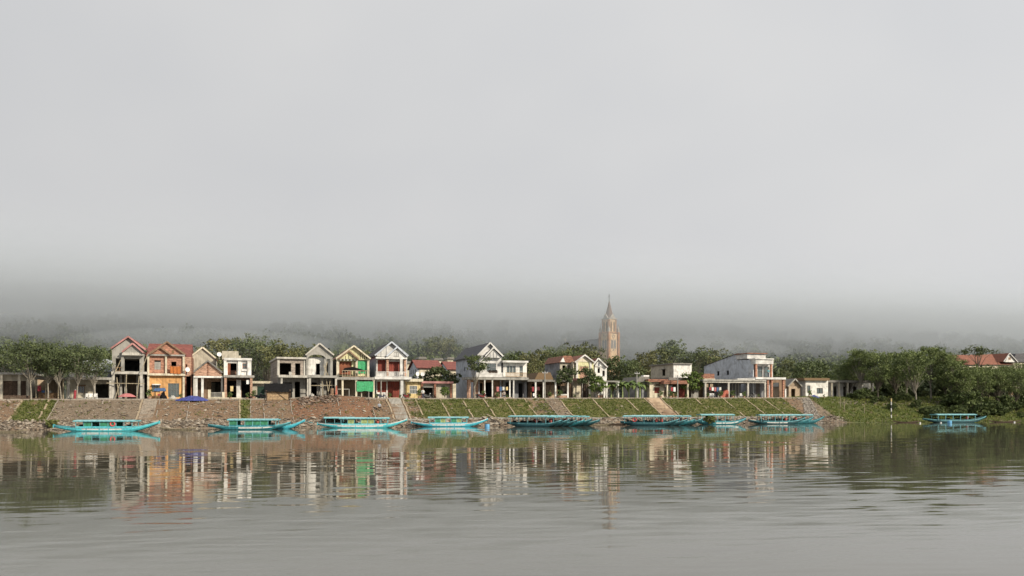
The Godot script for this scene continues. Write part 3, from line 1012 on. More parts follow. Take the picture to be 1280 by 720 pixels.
	tree("water_weed", weed, "green weed clump at the water beside the long turquoise boat", "", place(along(65, 0.6), 0.6, 0.05), 0, 1.0, 1.0, "plant")
	tree("water_weed", weed, "tall reeds growing in front of a teal covered boat", "", place(along(887, -4.2), -4.2, -0.1), 1, 1.25, 1.0, "plant")
	# banana plants
	for s in [[778, 12.5, 4.4], [786, 13.5, 5.2], [795, 12.2, 4.6], [764, 14.0, 4.2], [800, 14.5, 4.9]]:
		banana(spot(s[0], s[1]), s[2], int(s[0]))

func banana(at: Vector3, high: float, seed_: int) -> void:
	rng.seed = seed_
	var t := thing("banana_plant", "banana plant with broad arching leaves by the bare columns", "plant", at, rng.randf() * TAU, "banana plants by the bare columns")
	var s := MB.new()
	s.tube([Vector3(0, -0.2, 0), Vector3(0.03, high * 0.25, 0), Vector3(0, high * 0.5, 0.04)], [0.16, 0.12, 0.08], 8)
	part("stem", s.mesh(), M.boat_lime, t)
	for k in 9:
		var a := TAU * k / 9.0 + rng.randf() * 0.4
		var d := Vector3(cos(a), 0, sin(a))
		var side := Vector3(-d.z, 0, d.x)
		var b := MB.new()
		b.col = Color(0.07, 0.12, 0.025).lerp(Color(0.17, 0.22, 0.06), rng.randf())
		var len := high * rng.randf_range(0.42, 0.6)
		var rise := rng.randf_range(0.5, 1.1)
		var prev := []
		for i in 7:
			var f := i / 6.0
			var p := Vector3(0, high * 0.5, 0) + d * len * f * 0.8 + Vector3.UP * len * (rise * f - 0.95 * f * f)
			var w := side * 0.36 * sin(PI * clampf(f * 0.85 + 0.12, 0, 1))
			var cur := [p - w + Vector3.DOWN * 0.06, p, p + w + Vector3.DOWN * 0.06]
			if prev:
				b.flat(prev[0], prev[1], cur[1], cur[0], p + Vector3.DOWN * 9)
				b.flat(prev[1], prev[2], cur[2], cur[1], p + Vector3.DOWN * 9)
			prev = cur
		part("leaf", b.mesh(), M.leaf, t)

# ---------------------------------------------------------------- boats
func hull_half(t: float, beam: float) -> float:
	return beam * pow(maxf(0.0, 1.0 - pow(absf(t), 2.4)), 0.75) + 0.16

func hull_sheer(t: float, bow: float, stern: float) -> float:
	return 0.44 + (bow * 0.8 - 0.44) * pow(maxf(0.0, (t - 0.3) / 0.7), 2.0) + (stern * 0.8 - 0.44) * pow(maxf(0.0, (-t - 0.4) / 0.6), 1.6)

# o: len, bow, stern, c0, c1 (cabin ends, shares of half the length), roof, hull, top, panels (list of materials or null), ring (-1..1 share), band
func boat(label: String, at: Vector3, turn: float, o: Dictionary, group := "") -> Node3D:
	var b := thing("river_boat", label, "boat", at, turn, group)
	var L: float = o.get("len", 12.8) / 2.0
	var beam: float = o.get("beam", 0.95)
	var bow: float = o.get("bow", 1.5)
	var stern: float = o.get("stern", 0.95)
	var hm: Material = o.get("hull", M.teal)
	var outer := MB.new()
	var deck := MB.new()
	var edge := MB.new()
	var keelband := MB.new()
	var n := 28
	var prev := []
	for i in n + 1:
		var t := -1.0 + 2.0 * i / n
		var hb := hull_half(t, beam)
		var s := hull_sheer(t, bow, stern)
		var k := maxf(-0.3, s - 0.74 + 0.52 * pow(absf(t), 2.2))
		var x := t * L
		var ring := [Vector3(x, s, -hb), Vector3(x, lerpf(s, k, 0.5), -hb * 0.985), Vector3(x, lerpf(s, k, 0.85), -hb * 0.82), Vector3(x, k, 0), Vector3(x, lerpf(s, k, 0.85), hb * 0.82), Vector3(x, lerpf(s, k, 0.5), hb * 0.985), Vector3(x, s, hb)]
		var dk := minf(s - 0.1, maxf(0.14, s - 0.32))
		var inner := [Vector3(x, s, -hb + 0.06), Vector3(x, dk, -hb * 0.85 + 0.06), Vector3(x, dk, hb * 0.85 - 0.06), Vector3(x, s, hb - 0.06)]
		if prev:
			var c: Vector3 = (prev[0][3] + ring[3]) * 0.5 + Vector3(0, 0.3, 0)
			for j in 6:
				outer.flat(prev[0][j], prev[0][j + 1], ring[j + 1], ring[j], c)
			for j in 3:
				deck.flat(prev[1][j], prev[1][j + 1], inner[j + 1], inner[j], Vector3(x, -20, 0) if j == 1 else Vector3(x, 0.2, signf(j - 1.0) * 40.0))
			for sd in [0, 6]:
				var z := Vector3(0, 0, 0.07 if sd == 0 else -0.07)
				edge.flat(prev[0][sd] + Vector3(0, 0.012, 0) - z * 0.3, prev[0][sd] + Vector3(0, 0.012, 0) + z, ring[sd] + Vector3(0, 0.012, 0) + z, ring[sd] + Vector3(0, 0.012, 0) - z * 0.3, Vector3(x, -20, 0))
				edge.flat(prev[0][sd] + Vector3(0, 0.012, 0) - z * 0.3, ring[sd] + Vector3(0, 0.012, 0) - z * 0.3, ring[sd] + Vector3(0, -0.07, 0) - z * 0.3, prev[0][sd] + Vector3(0, -0.07, 0) - z * 0.3, Vector3(x, s, 0))
		prev = [ring, inner]
	var hull := part("hull", outer.mesh(), hm, b)
	part("deck", deck.mesh(), o.get("deck", M.teal_mid), hull)
	part("gunwale", edge.mesh(), o.get("edge", M.teal_pale), hull)
	for e in [-1.0, 1.0]:
		var st := MB.new()
		var s := hull_sheer(e, bow, stern)
		st.box(e * L - 0.05, e * L + 0.05, s - 0.32, s + 0.05, -0.18, 0.18)
		part("stem_board", st.mesh(), hm, hull)
	if o.has("band"):   # worn white paint along the side
		var bd: Array = o.band
		for sd in [-1.0, 1.0]:
			var w := MB.new()
			var x: float = bd[0]
			while x < bd[1]:
				var e := minf(x + 0.5, bd[1])
				var q := []
				for xx in [x, e]:
					var t: float = xx / L
					var hb := hull_half(t, beam)
					var s := hull_sheer(t, bow, stern)
					var k := maxf(-0.3, s - 0.74 + 0.52 * pow(absf(t), 2.2))
					for f in [0.16, 0.38]:
						q.append(Vector3(xx, lerpf(s, k, f), sd * (hb * lerpf(1.0, 0.985, f / 0.5) + 0.012)))
				w.flat(q[0], q[1], q[3], q[2], Vector3(x, 0.2, 0))
				x += 0.5 if int(x * 7.0) % 3 else 0.62
			part("white_band", w.mesh(), M.boat_white, hull)
	if o.has("c0"):
		var x0: float = o.c0
		var x1: float = o.c1
		var ry: float = o.get("roof", 1.4)
		var cw := beam + 0.18
		var rf := MB.new()
		var seg := 6
		for j in seg:
			var za := lerpf(-cw, cw, float(j) / seg)
			var zb := lerpf(-cw, cw, float(j + 1) / seg)
			var ya := ry - 0.13 * za * za / (cw * cw)
			var yb := ry - 0.13 * zb * zb / (cw * cw)
			for p in 4:
				var xa := lerpf(x0 - 0.25, x1 + 0.25, p / 4.0)
				var xb := lerpf(x0 - 0.25, x1 + 0.25, (p + 1) / 4.0)
				var sag := 0.02 * sin(p * 1.7)
				rf.flat(Vector3(xa, ya + sag, za), Vector3(xb, ya, za), Vector3(xb, yb, zb), Vector3(xa, yb + sag, zb), Vector3(xa, -9, 0))
				rf.flat(Vector3(xa, ya - 0.05, za), Vector3(xb, ya - 0.05, za), Vector3(xb, yb - 0.05, zb), Vector3(xa, yb - 0.05, zb), Vector3(xa, 9, 0))
		var roof := part("canopy", rf.mesh(), o.get("top", M.teal_roof), b)
		for sd in [-1.0, 1.0]:
			pb("canopy_edge", o.get("trim", M.teal_pale), roof, x0 - 0.27, x1 + 0.27, ry - 0.23, ry - 0.1, sd * cw - 0.03, sd * cw + 0.03)
		for e in [x0 - 0.25, x1 + 0.25]:
			pb("canopy_edge", o.get("trim", M.teal_pale), roof, e - 0.025, e + 0.025, ry - 0.22, ry - 0.06, -cw + 0.035, cw - 0.035)
		var bays: Array = o.get("panels", [null, null, null])
		for sd in [-1.0, 1.0]:
			for i in bays.size() + 1:
				var x := lerpf(x0, x1, float(i) / bays.size())
				pb("post", o.get("trim", M.teal_pale), b, x - 0.035, x + 0.035, 0.4, ry - 0.1, sd * beam - 0.03, sd * beam + 0.03)
			for i in bays.size():
				var xa := lerpf(x0, x1, float(i) / bays.size()) + 0.04
				var xb := lerpf(x0, x1, float(i + 1) / bays.size()) - 0.04
				pb("side_board", hm, b, xa, xb, 0.4, 0.62, sd * beam - 0.02, sd * beam + 0.02)
				if bays[i]:
					pb("side_panel", bays[i], b, xa, xb, 0.62, ry - 0.24, sd * beam - 0.015, sd * beam + 0.015)
		for i in 4:
			var x := lerpf(x0 + 0.5, x1 - 0.5, i / 3.0)
			var be := MB.new()
			be.box(x - 0.2, x + 0.2, 0.42, 0.47, -beam * 0.8, beam * 0.8)
			be.box(x - 0.2, x - 0.15, 0.47, 0.85, -beam * 0.8, beam * 0.8)
			be.box(x - 0.15, x - 0.1, 0.1, 0.42, -0.4, -0.3)
			be.box(x - 0.15, x - 0.1, 0.1, 0.42, 0.3, 0.4)
			part("bench", be.mesh(), M.boat_dark, b)
		if o.has("ring"):
			for rx in o.ring:
				var r := MB.new()
				r.torus(Vector3(rx, 0.93, beam + 0.06), Vector3(0, 0, 1), 0.27, 0.08)
				part("life_ring", r.mesh(), M.ring_red, b)
		if o.has("vest"):
			for rx in o.vest:
				var r := MB.new()
				r.lathe([Vector2(0, 0.55), Vector2(0.2, 0.6), Vector2(0.24, 0.85), Vector2(0.15, 1.1), Vector2(0, 1.15)], 8, Vector3(rx, 0, beam - 0.3))
				part("hanging_life_vest", r.mesh(), M.vest, b)
	if o.get("pole", false):
		var p := MB.new()
		p.tube([Vector3(-L + 0.9, 0.3, 0.3), Vector3(-L + 0.85, 2.6, 0.35)], [0.03, 0.02], 5)
		part("mooring_pole", p.mesh(), M.bamboo, b)
	return b

func make_boats() -> void:
	var G = M.boat_green
	var Y = M.boat_lime
	boat("long bright turquoise boat with green cabin panels and a red life ring", afar(133.5, 100.5), 0.05, {"len": 12.9, "bow": 1.55, "stern": 0.98, "c0": -3.35, "c1": 3.5, "roof": 1.42, "panels": [null, G, null, G, G, null, null], "ring": [1.15], "band": [-2.6, 2.4]})
	boat("turquoise boat with solid green cabin panels under a patched canopy", afar(312, 107.0), 0.1, {"len": 10.6, "bow": 1.25, "stern": 0.9, "c0": -2.4, "c1": 3.6, "roof": 1.45, "panels": [G, null, G, G, G, null], "hull": M.teal_mid, "band": [-1.2, 3.4]})
	boat("turquoise boat with no cabin, its raised prow behind the patched-canopy boat", afar(339, 109.5), 0.06, {"len": 9.0, "bow": 1.6, "stern": 0.7, "hull": M.teal_blue})
	boat("low turquoise boat with bare canopy half hidden behind its longer neighbour", afar(419, 118.5), 0.12, {"len": 8.6, "bow": 1.0, "stern": 1.2, "hull": M.teal_mid, "c0": -1.3, "c1": 2.6, "roof": 1.5, "panels": [null, null, null]})
	boat("long turquoise boat with yellow-green window panels below the red earth slope", afar(453, 114.5), 0.1, {"len": 12.6, "bow": 1.6, "stern": 0.9, "c0": -2.9, "c1": 3.6, "roof": 1.5, "panels": [null, Y, null, Y, Y, null, null], "vest": [2.2], "band": [-3.4, 3.0], "edge": M.boat_white})
	boat("turquoise boat with worn white side below the grass bank", afar(562, 121.0), 0.1, {"len": 11.5, "hull": M.teal_blue, "bow": 1.55, "stern": 1.0, "c0": -3.0, "c1": 2.6, "roof": 1.5, "panels": [null, G, Y, null, G, Y, null], "band": [-2.6, 2.4], "edge": M.boat_white, "pole": true})
	# boats rafted side by side, prows to the river
	for k in 6:
		boat("dark teal covered boat rafted side by side below the stone bank panel", afar(668 + k * 9.5, 120.5 + k * 1.1), -0.42 + 0.03 * sin(k * 3.0), {"len": 8.8, "bow": 1.3 + 0.12 * sin(k * 2.0), "stern": 0.85, "c0": -3.6, "c1": 2.2, "roof": 1.62 + 0.04 * cos(k * 1.9), "panels": [null, null, null, null], "hull": M.teal_dark if k != 3 else M.teal_mid, "deck": M.teal_mid, "vest": [1.6, -1.0] if k in [1, 3, 5] else [0.6], "beam": 0.9}, "raft of boats below the stone panel")
	for k in 4:
		boat("dark teal covered boat rafted with its twins at the foot of the tan steps", afar(812 + k * 10.0, 126.0 + 1.2 * k), -0.36 + 0.03 * sin(k * 2.0), {"len": 9.2, "bow": 1.3 + 0.08 * cos(k * 2.0), "stern": 0.85, "c0": -3.8, "c1": 2.4, "roof": 1.6 + 0.03 * sin(k * 1.3), "panels": [null, null, null, null], "hull": M.teal_dark if k != 2 else M.teal_mid, "deck": M.teal_mid, "vest": [1.2, 2.0] if k != 1 else [], "ring": [-2.2] if k == 0 else [], "beam": 0.9}, "raft of boats at the tan steps")
	boat("pale-roofed teal boat with open sides behind tall reeds", afar(899, 133.5), 0.14, {"len": 9.2, "bow": 1.35, "stern": 1.0, "c0": -3.3, "c1": 2.0, "roof": 1.75, "panels": [null, null, null, null], "hull": M.teal_mid, "band": [-1.0, 3.0]})
	for s in [[971, 136.5, 0.02, 9.6, "long dark teal boat with white stripe, first of three beside the rubble spill", 0.0], [984, 139.0, -0.12, 8.6, "teal boat squeezed between two others beside the rubble spill", 0.5], [1000, 141.5, -0.2, 8.0, "teal boat with high prow touching the rubble spill", 1.0]]:
		boat(s[4], afar(s[0], s[1]), s[2], {"len": s[3], "bow": 1.4 + 0.2 * s[5], "stern": 0.9, "c0": -3.0, "c1": 1.8, "roof": 1.65 - 0.05 * s[5], "panels": [null, null, null, null], "hull": M.teal_dark if s[5] == 0 else M.teal_mid, "deck": M.teal_dark, "vest": [1.3] if s[5] < 0.9 else [], "band": [-2.0, 1.5] if s[5] == 0 else [9.0, 9.0]}, "")
	boat("lone teal boat with pale canopy under the grove on the natural bank", afar(1193, 147.0), 0.1, {"len": 12.2, "bow": 1.5, "stern": 1.0, "c0": -3.8, "c1": 3.4, "roof": 1.6, "panels": [null, null, null, null, null], "hull": M.teal_dark, "deck": M.teal_dark, "vest": [2.0]})
	# small craft and floats
	for s in [[4, 96.0, 5.4, 0.1, "pale wooden canoe pulled up at the stony edge"], [222, 105.5, 4.6, 0.08, "flat grey plank raft beside the prow of the long turquoise boat"], [760, 131.5, 7.0, 0.12, "narrow brown canoe beside the raft of boats"], [745, 128.0, 5.5, 0.1, "pale low sampan drawn up near the narrow brown canoe"], [1133, 145.5, 5.5, 0.2, "dark low sampan by the striped marker post"], [1256, 149.0, 6.5, 0.15, "dark narrow sampan under the bushes past the lone boat"]]:
		var t := thing("canoe", s[4], "canoe", afar(s[0], s[1]), s[3])
		var o := MB.new()
		var prev := []
		for i in 15:
			var f := -1.0 + i / 7.0
			var w := 0.42 * sqrt(maxf(0.02, 1.0 - f * f))
			var y := 0.16 + 0.22 * f * f
			var x: float = f * s[2] / 2
			var r := [Vector3(x, y, -w), Vector3(x, y - 0.3 * (1.0 - 0.6 * f * f), -w * 0.5), Vector3(x, y - 0.3 * (1.0 - 0.6 * f * f), w * 0.5), Vector3(x, y, w), Vector3(x, y - 0.16, w * 0.7), Vector3(x, y - 0.16, -w * 0.7)]
			if prev:
				for j in 3:
					o.flat(prev[j], prev[j + 1], r[j + 1], r[j], Vector3(x, 0.3, 0))
				o.flat(prev[3], prev[4], r[4], r[3], Vector3(x, 0, 9)); o.flat(prev[5], prev[0], r[0], r[5], Vector3(x, 0, -9))
				o.flat(prev[4], prev[5], r[5], r[4], Vector3(x, -9, 0))
			prev = r
		var dark: bool = s[0] > 1000 or s[0] == 760
		part("hull", o.mesh(), M.wood_dark if dark else M.bamboo, t)
		for q in [-0.3, 0.3]:
			pb("thwart", M.wood_dark if dark else M.wood, t, q * s[2] - 0.08, q * s[2] + 0.08, 0.15, 0.19, -0.34, 0.34)
	for s in [[609, 117.5, M.plastic_blue, "blue plastic drum floating by the bow of the white-sided boat"], [1187, 142.0, M.plastic_blue, "blue plastic drum floating before the lone teal boat"], [1176, 143.0, M.plastic_white, "white float tied before the lone teal boat"], [1150, 140.5, M.plastic_white, "small white float near the striped marker post"], [1268, 147.0, M.plastic_white, "white float at the end of the dark sampan"]]:
		var t := thing("float_drum", s[3], "float", afar(s[0], s[1]), s[0])
		var o := MB.new()
		var k := 0.34 if s[2] == M.plastic_blue else 0.13
		o.lathe([Vector2(0, -0.2), Vector2(k, -0.2), Vector2(k * 1.05, 0.1), Vector2(k, k * 1.3), Vector2(0.0, k * 1.35)], 12)
		part("body", o.mesh(), s[2], t)
		o = MB.new()
		o.lathe([Vector2(k * 1.06, 0.09), Vector2(k * 1.1, 0.11), Vector2(k * 1.06, 0.13)], 12)
		part("rib", o.mesh(), s[2], t)
	# striped marker post in the shallows
	var mp := thing("marker_post", "black and white striped marker post in the shallows", "post", afar(1114, 152.0, -0.5))
	for k in 7:
		var o := MB.new()
		o.lathe([Vector2(0.11, k * 0.62), Vector2(0.11, k * 0.62 + 0.62)], 10)
		part("band", o.mesh(), [M.white_clean, M.black_paint][k % 2] if k else M.concrete, mp)
	var o := MB.new()
	o.lathe([Vector2(0.11, 4.34), Vector2(0.13, 4.36), Vector2(0.1, 5.0), Vector2(0, 5.02)], 10)
	part("top_light", o.mesh(), M.yellow, mp)

# ---------------------------------------------------------------- small things of the street
func dish(at: Vector3, turn: float, label: String) -> void:
	var t := thing("satellite_dish", label, "dish", at, turn)
	var o := MB.new()
	o.tube([Vector3(0, -0.02, 0), Vector3(0, 0.5, 0)], [0.04, 0.04], 6)
	part("mast", o.mesh(), M.metal, t)
	o = MB.new()
	var prev := []
	for i in 4:
		var r := 0.36 * i / 3.0
		var ring := []
		for k in 14:
			var a := TAU * k / 14.0
			ring.append(Vector3(cos(a) * r, 0.8 + sin(a) * r, 0.05 + r * r * 0.55))
		if prev:
			for k in 14:
				o.flat(prev[k], prev[(k + 1) % 14], ring[(k + 1) % 14], ring[k], Vector3(0, 0.8, -3))
		prev = ring
	part("reflector", o.mesh(), M.plastic_white, t)
	o = MB.new()
	o.tube([Vector3(0, 0.5, 0.08), Vector3(0, 0.75, 0.5)], [0.02, 0.03], 5)
	part("feed_arm", o.mesh(), M.metal, t)

func motorbike(at: Vector3, turn: float, m: Material, label: String) -> void:
	var t := thing("motorbike", label, "motorbike", at, turn, "")
	for x in [-0.6, 0.6]:
		var o := MB.new()
		o.torus(Vector3(x, 0.3, 0), Vector3(0, 0, 1), 0.25, 0.055)
		var w := part("wheel", o.mesh(), M.rubber, t)
		o = MB.new()
		for k in 6:
			o.beam(Vector3(x, 0.3, 0), Vector3(x + cos(k * PI / 3) * 0.23, 0.3 + sin(k * PI / 3) * 0.23, 0), 0.02, 0.02)
		part("rim", o.mesh(), M.metal, w)
	var o := MB.new()
	o.prism(PackedVector2Array([Vector2(-0.75, 0.62), Vector2(-0.3, 0.35), Vector2(0.1, 0.28), Vector2(0.38, 0.35), Vector2(0.5, 0.85), Vector2(0.4, 0.9), Vector2(0.22, 0.5), Vector2(-0.05, 0.55), Vector2(-0.7, 0.72)]), -0.11, 0.11)
	part("body", o.mesh(), m, t)
	o = MB.new()
	o.prism(PackedVector2Array([Vector2(-0.72, 0.725), Vector2(0.0, 0.57), Vector2(0.05, 0.66), Vector2(-0.35, 0.8), Vector2(-0.72, 0.82)]), -0.13, 0.13)
	part("seat", o.mesh(), M.black_paint, t)
	o = MB.new()
	o.beam(Vector3(0.6, 0.3, 0), Vector3(0.42, 0.98, 0), 0.06, 0.06)
	o.beam(Vector3(0.4, 1.0, -0.32), Vector3(0.4, 1.0, 0.32), 0.04, 0.04)
	part("handlebar", o.mesh(), M.metal_dark, t)
	o = MB.new()
	o.lathe([Vector2(0, 0), Vector2(0.09, 0.02), Vector2(0.09, 0.12), Vector2(0, 0.14)], 8, Vector3(0.52, 0.82, 0))
	part("headlight", o.mesh(), M.plastic_white, t)

func chair(at: Vector3, turn: float, m: Material, label: String, group := "") -> void:
	var t := thing("plastic_chair", label, "chair", at, turn, group)
	pb("seat", m, t, -0.24, 0.24, 0.42, 0.46, -0.24, 0.24)
	var b := MB.new()
	for k in 4:
		b.box(-0.22 + k * 0.12, -0.14 + k * 0.12, 0.46, 0.85, -0.24, -0.2)
	b.box(-0.24, 0.24, 0.85, 0.92, -0.25, -0.19)
	part("backrest", b.mesh(), m, t)
	for x in [-0.22, 0.22]:
		for z in [-0.22, 0.22]:
			b = MB.new()
			b.beam(Vector3(x * 1.1, 0, z * 1.1), Vector3(x, 0.42, z), 0.04, 0.04)
			part("leg", b.mesh(), m, t)
		pb("armrest", m, t, x - 0.03, x + 0.03, 0.64, 0.68, -0.2, 0.24)

func parasol(at: Vector3, r: float, h: float, m: Material, label: String) -> void:
	var t := thing("parasol", label, "parasol", at)
	var o := MB.new()
	o.tube([Vector3(0, -0.05, 0), Vector3(0, h + 0.25, 0)], [0.025, 0.02], 6)
	part("pole", o.mesh(), M.metal, t)
	o = MB.new()
	for k in 8:
		var a := TAU * k / 8.0
		var b := TAU * (k + 1) / 8.0
		var prev := [Vector3(0, h + 0.2, 0), Vector3(0, h + 0.2, 0)]
		for i in range(1, 5):
			var f := i / 4.0
			var y := h + 0.2 - 0.55 * f * f
			var p := [Vector3(cos(a) * r * f, y, sin(a) * r * f), Vector3(cos(b) * r * f, y, sin(b) * r * f)]
			var nn: Vector3 = (p[0] - prev[0]).cross(p[1] - p[0]).normalized()
			nn = nn if nn.y > 0 else -nn
			o.quad(prev[0], prev[1], p[1], p[0], nn)
			prev = p
	part("canopy", o.mesh(), m, t)
	for k in 8:
		o = MB.new()
		var a := TAU * k / 8.0
		o.beam(Vector3(0, h - 0.12, 0), Vector3(cos(a) * r * 0.6, h - 0.03, sin(a) * r * 0.6), 0.02, 0.02)
		part("rib", o.mesh(), M.metal, t)

# a heap under a sheet, or a heap of loose stuff: an uneven mound
func mound(called: String, label: String, category: String, at: Vector3, turn: float, rx: float, rz: float, h: float, m: Material, seed_: int, kind := "") -> void:
	var b := MB.new()
	var nr := 9
	var ns := 26
	var pts := []
	for i in nr + 1:
		var f := float(i) / nr
		var ring := []
		for k in ns:
			var a := TAU * k / ns
			var rr := 1.0 + 0.22 * wob.get_noise_2d(cos(a) * 70.0 + seed_ * 31.0, sin(a) * 70.0)
			var y := h * (1.0 - pow(f, 1.8)) * (1.0 + 0.5 * wob.get_noise_2d(cos(a) * f * 90.0 + seed_ * 13.0, sin(a) * f * 90.0 + 60.0)) - 0.08 * f
			ring.append(Vector3(cos(a) * rx * f * rr, y, sin(a) * rz * f * rr))
		pts.append(ring)
	for i in nr:
		for k in ns:
			var l := (k + 1) % ns
			b.flat(pts[i][k], pts[i][l], pts[i + 1][l], pts[i + 1][k], Vector3(0, -6, 0))
	var o := part(called, b.mesh(), m, self)
	o.position = at
	o.rotation.y = turn
	tag(o, label, category, "", kind)

func pole_wire(at: Vector3, h: float, label: String) -> void:
	var t := thing("utility_pole", label, "pole", at, TURN)
	var o := MB.new()
	o.tube([Vector3(0, -0.5, 0), Vector3(0, h, 0)], [0.14, 0.09], 8)
	part("shaft", o.mesh(), M.concrete, t)
	pb("cross_arm", M.metal, t, -0.5, 0.5, h - 0.4, h - 0.3, 0.1, 0.18)
	for x in [-0.45, 0.0, 0.45]:
		o = MB.new()
		o.lathe([Vector2(0, 0), Vector2(0.05, 0.0), Vector2(0.035, 0.1), Vector2(0.06, 0.14), Vector2(0, 0.2)], 6, Vector3(x, h - 0.3, 0.14))
		part("insulator", o.mesh(), M.boat_white, t)

# ---------------------------------------------------------------- people: one continuous surface round a posed skeleton
func person(label: String, at: Vector3, turn: float, bones: Array, head: Vector3, hair: Color) -> void:
	var t := thing("person", label, "person", at, turn)
	var lo := Vector3(9, 9, 9)
	var hi := -lo
	for b in bones:
		for p in [b[0], b[1]]:
			lo = lo.min(p - Vector3.ONE * 0.22)
			hi = hi.max(p + Vector3.ONE * 0.22)
	var c := 0.032
	var n := Vector3i(((hi - lo) / c).ceil())
	var field := PackedFloat32Array()
	field.resize((n.x + 1) * (n.y + 1) * (n.z + 1))
	field.fill(1.0)
	for b in bones:
		var a: Vector3 = b[0]
		var d: Vector3 = b[1] - a
		var ra: float = b[2]
		var rb: float = b[3]
		var m0 := Vector3i(((a.min(b[1]) - Vector3.ONE * (maxf(ra, rb) + 0.1) - lo) / c).floor())
		var m1 := Vector3i(((a.max(b[1]) + Vector3.ONE * (maxf(ra, rb) + 0.1) - lo) / c).ceil())
		for x in range(maxi(m0.x, 0), mini(m1.x, n.x) + 1):
			for y in range(maxi(m0.y, 0), mini(m1.y, n.y) + 1):
				for z in range(maxi(m0.z, 0), mini(m1.z, n.z) + 1):
					var p := lo + Vector3(x, y, z) * c
					var f := clampf((p - a).dot(d) / maxf(d.length_squared(), 1e-6), 0, 1)
					var s := (p - a - d * f).length() - lerpf(ra, rb, f)
					var i := (x * (n.y + 1) + y) * (n.z + 1) + z
					var o := field[i]
					var h := maxf(0.04 - absf(o - s), 0.0) / 0.04
					field[i] = minf(o, s) - h * h * 0.01
	var vid := {}
	var vs := []
	var st := MB.new()
	var at_ := func(x: int, y: int, z: int) -> float: return field[(x * (n.y + 1) + y) * (n.z + 1) + z]
	for x in n.x:
		for y in n.y:
			for z in n.z:
				var sum := Vector3.ZERO
				var cnt := 0
				for e in [[0, 0, 0, 1, 0, 0], [0, 1, 0, 1, 1, 0], [0, 0, 1, 1, 0, 1], [0, 1, 1, 1, 1, 1], [0, 0, 0, 0, 1, 0], [1, 0, 0, 1, 1, 0], [0, 0, 1, 0, 1, 1], [1, 0, 1, 1, 1, 1], [0, 0, 0, 0, 0, 1], [1, 0, 0, 1, 0, 1], [0, 1, 0, 0, 1, 1], [1, 1, 0, 1, 1, 1]]:
					var fa: float = at_.call(x + e[0], y + e[1], z + e[2])
					var fb: float = at_.call(x + e[3], y + e[4], z + e[5])
					if (fa < 0) != (fb < 0):
						var k := fa / (fa - fb)
						sum += Vector3(e[0], e[1], e[2]).lerp(Vector3(e[3], e[4], e[5]), k)
						cnt += 1
				if cnt:
					vid[Vector3i(x, y, z)] = vs.size()
					vs.append(lo + (Vector3(x, y, z) + sum / cnt) * c)
	var tone := func(p: Vector3) -> Color:
		var best := 9.0
		var k := Color(0.3, 0.2, 0.15)
		for b in bones:
			var d: Vector3 = b[1] - b[0]
			var f := clampf((p - b[0]).dot(d) / maxf(d.length_squared(), 1e-6), 0, 1)
			var s: float = (p - b[0] - d * f).length() - lerpf(b[2], b[3], f)
			if s < best:
				best = s
				k = b[4]
		return k
	for key in vid:
		for ax in 3:
			var u := Vector3i(1 if ax == 1 else 0, 1 if ax == 2 else 0, 1 if ax == 0 else 0)
			var w := Vector3i(1 if ax == 2 else 0, 1 if ax == 0 else 0, 1 if ax == 1 else 0)
			var e := Vector3i(1 if ax == 0 else 0, 1 if ax == 1 else 0, 1 if ax == 2 else 0)
			var q: Vector3i = key + e
			if q.x > n.x or q.y > n.y or q.z > n.z:
				continue
			var f0: float = at_.call(key.x, key.y, key.z)
			var f1: float = at_.call(q.x, q.y, q.z)
			if (f0 < 0) == (f1 < 0) or not (vid.has(key - u) and vid.has(key - w) and vid.has(key - u - w)):
				continue
			st.col = tone.call(vs[vid[key]])
			var out := Vector3(e) * (1.0 if f0 < 0 else -1.0)
			var a: Vector3 = vs[vid[key]]
			var b: Vector3 = vs[vid[key - u]]
			var d: Vector3 = vs[vid[key - u - w]]
			var g: Vector3 = vs[vid[key - w]]
			var nn := (d - a).cross(g - b).normalized()
			nn = nn if nn.dot(out) > 0 else -nn
			st.quad(a, b, d, g, nn)
	part("body", st.mesh(), M.skin, t)
	var hm := MB.new()
	hm.lathe([Vector2(0, 0.125), Vector2(0.06, 0.112), Vector2(0.1, 0.06), Vector2(0.112, 0.0), Vector2(0.1, -0.03)], 12, head)
	part("hair", hm.mesh(), mat(hair, 0.7), t)

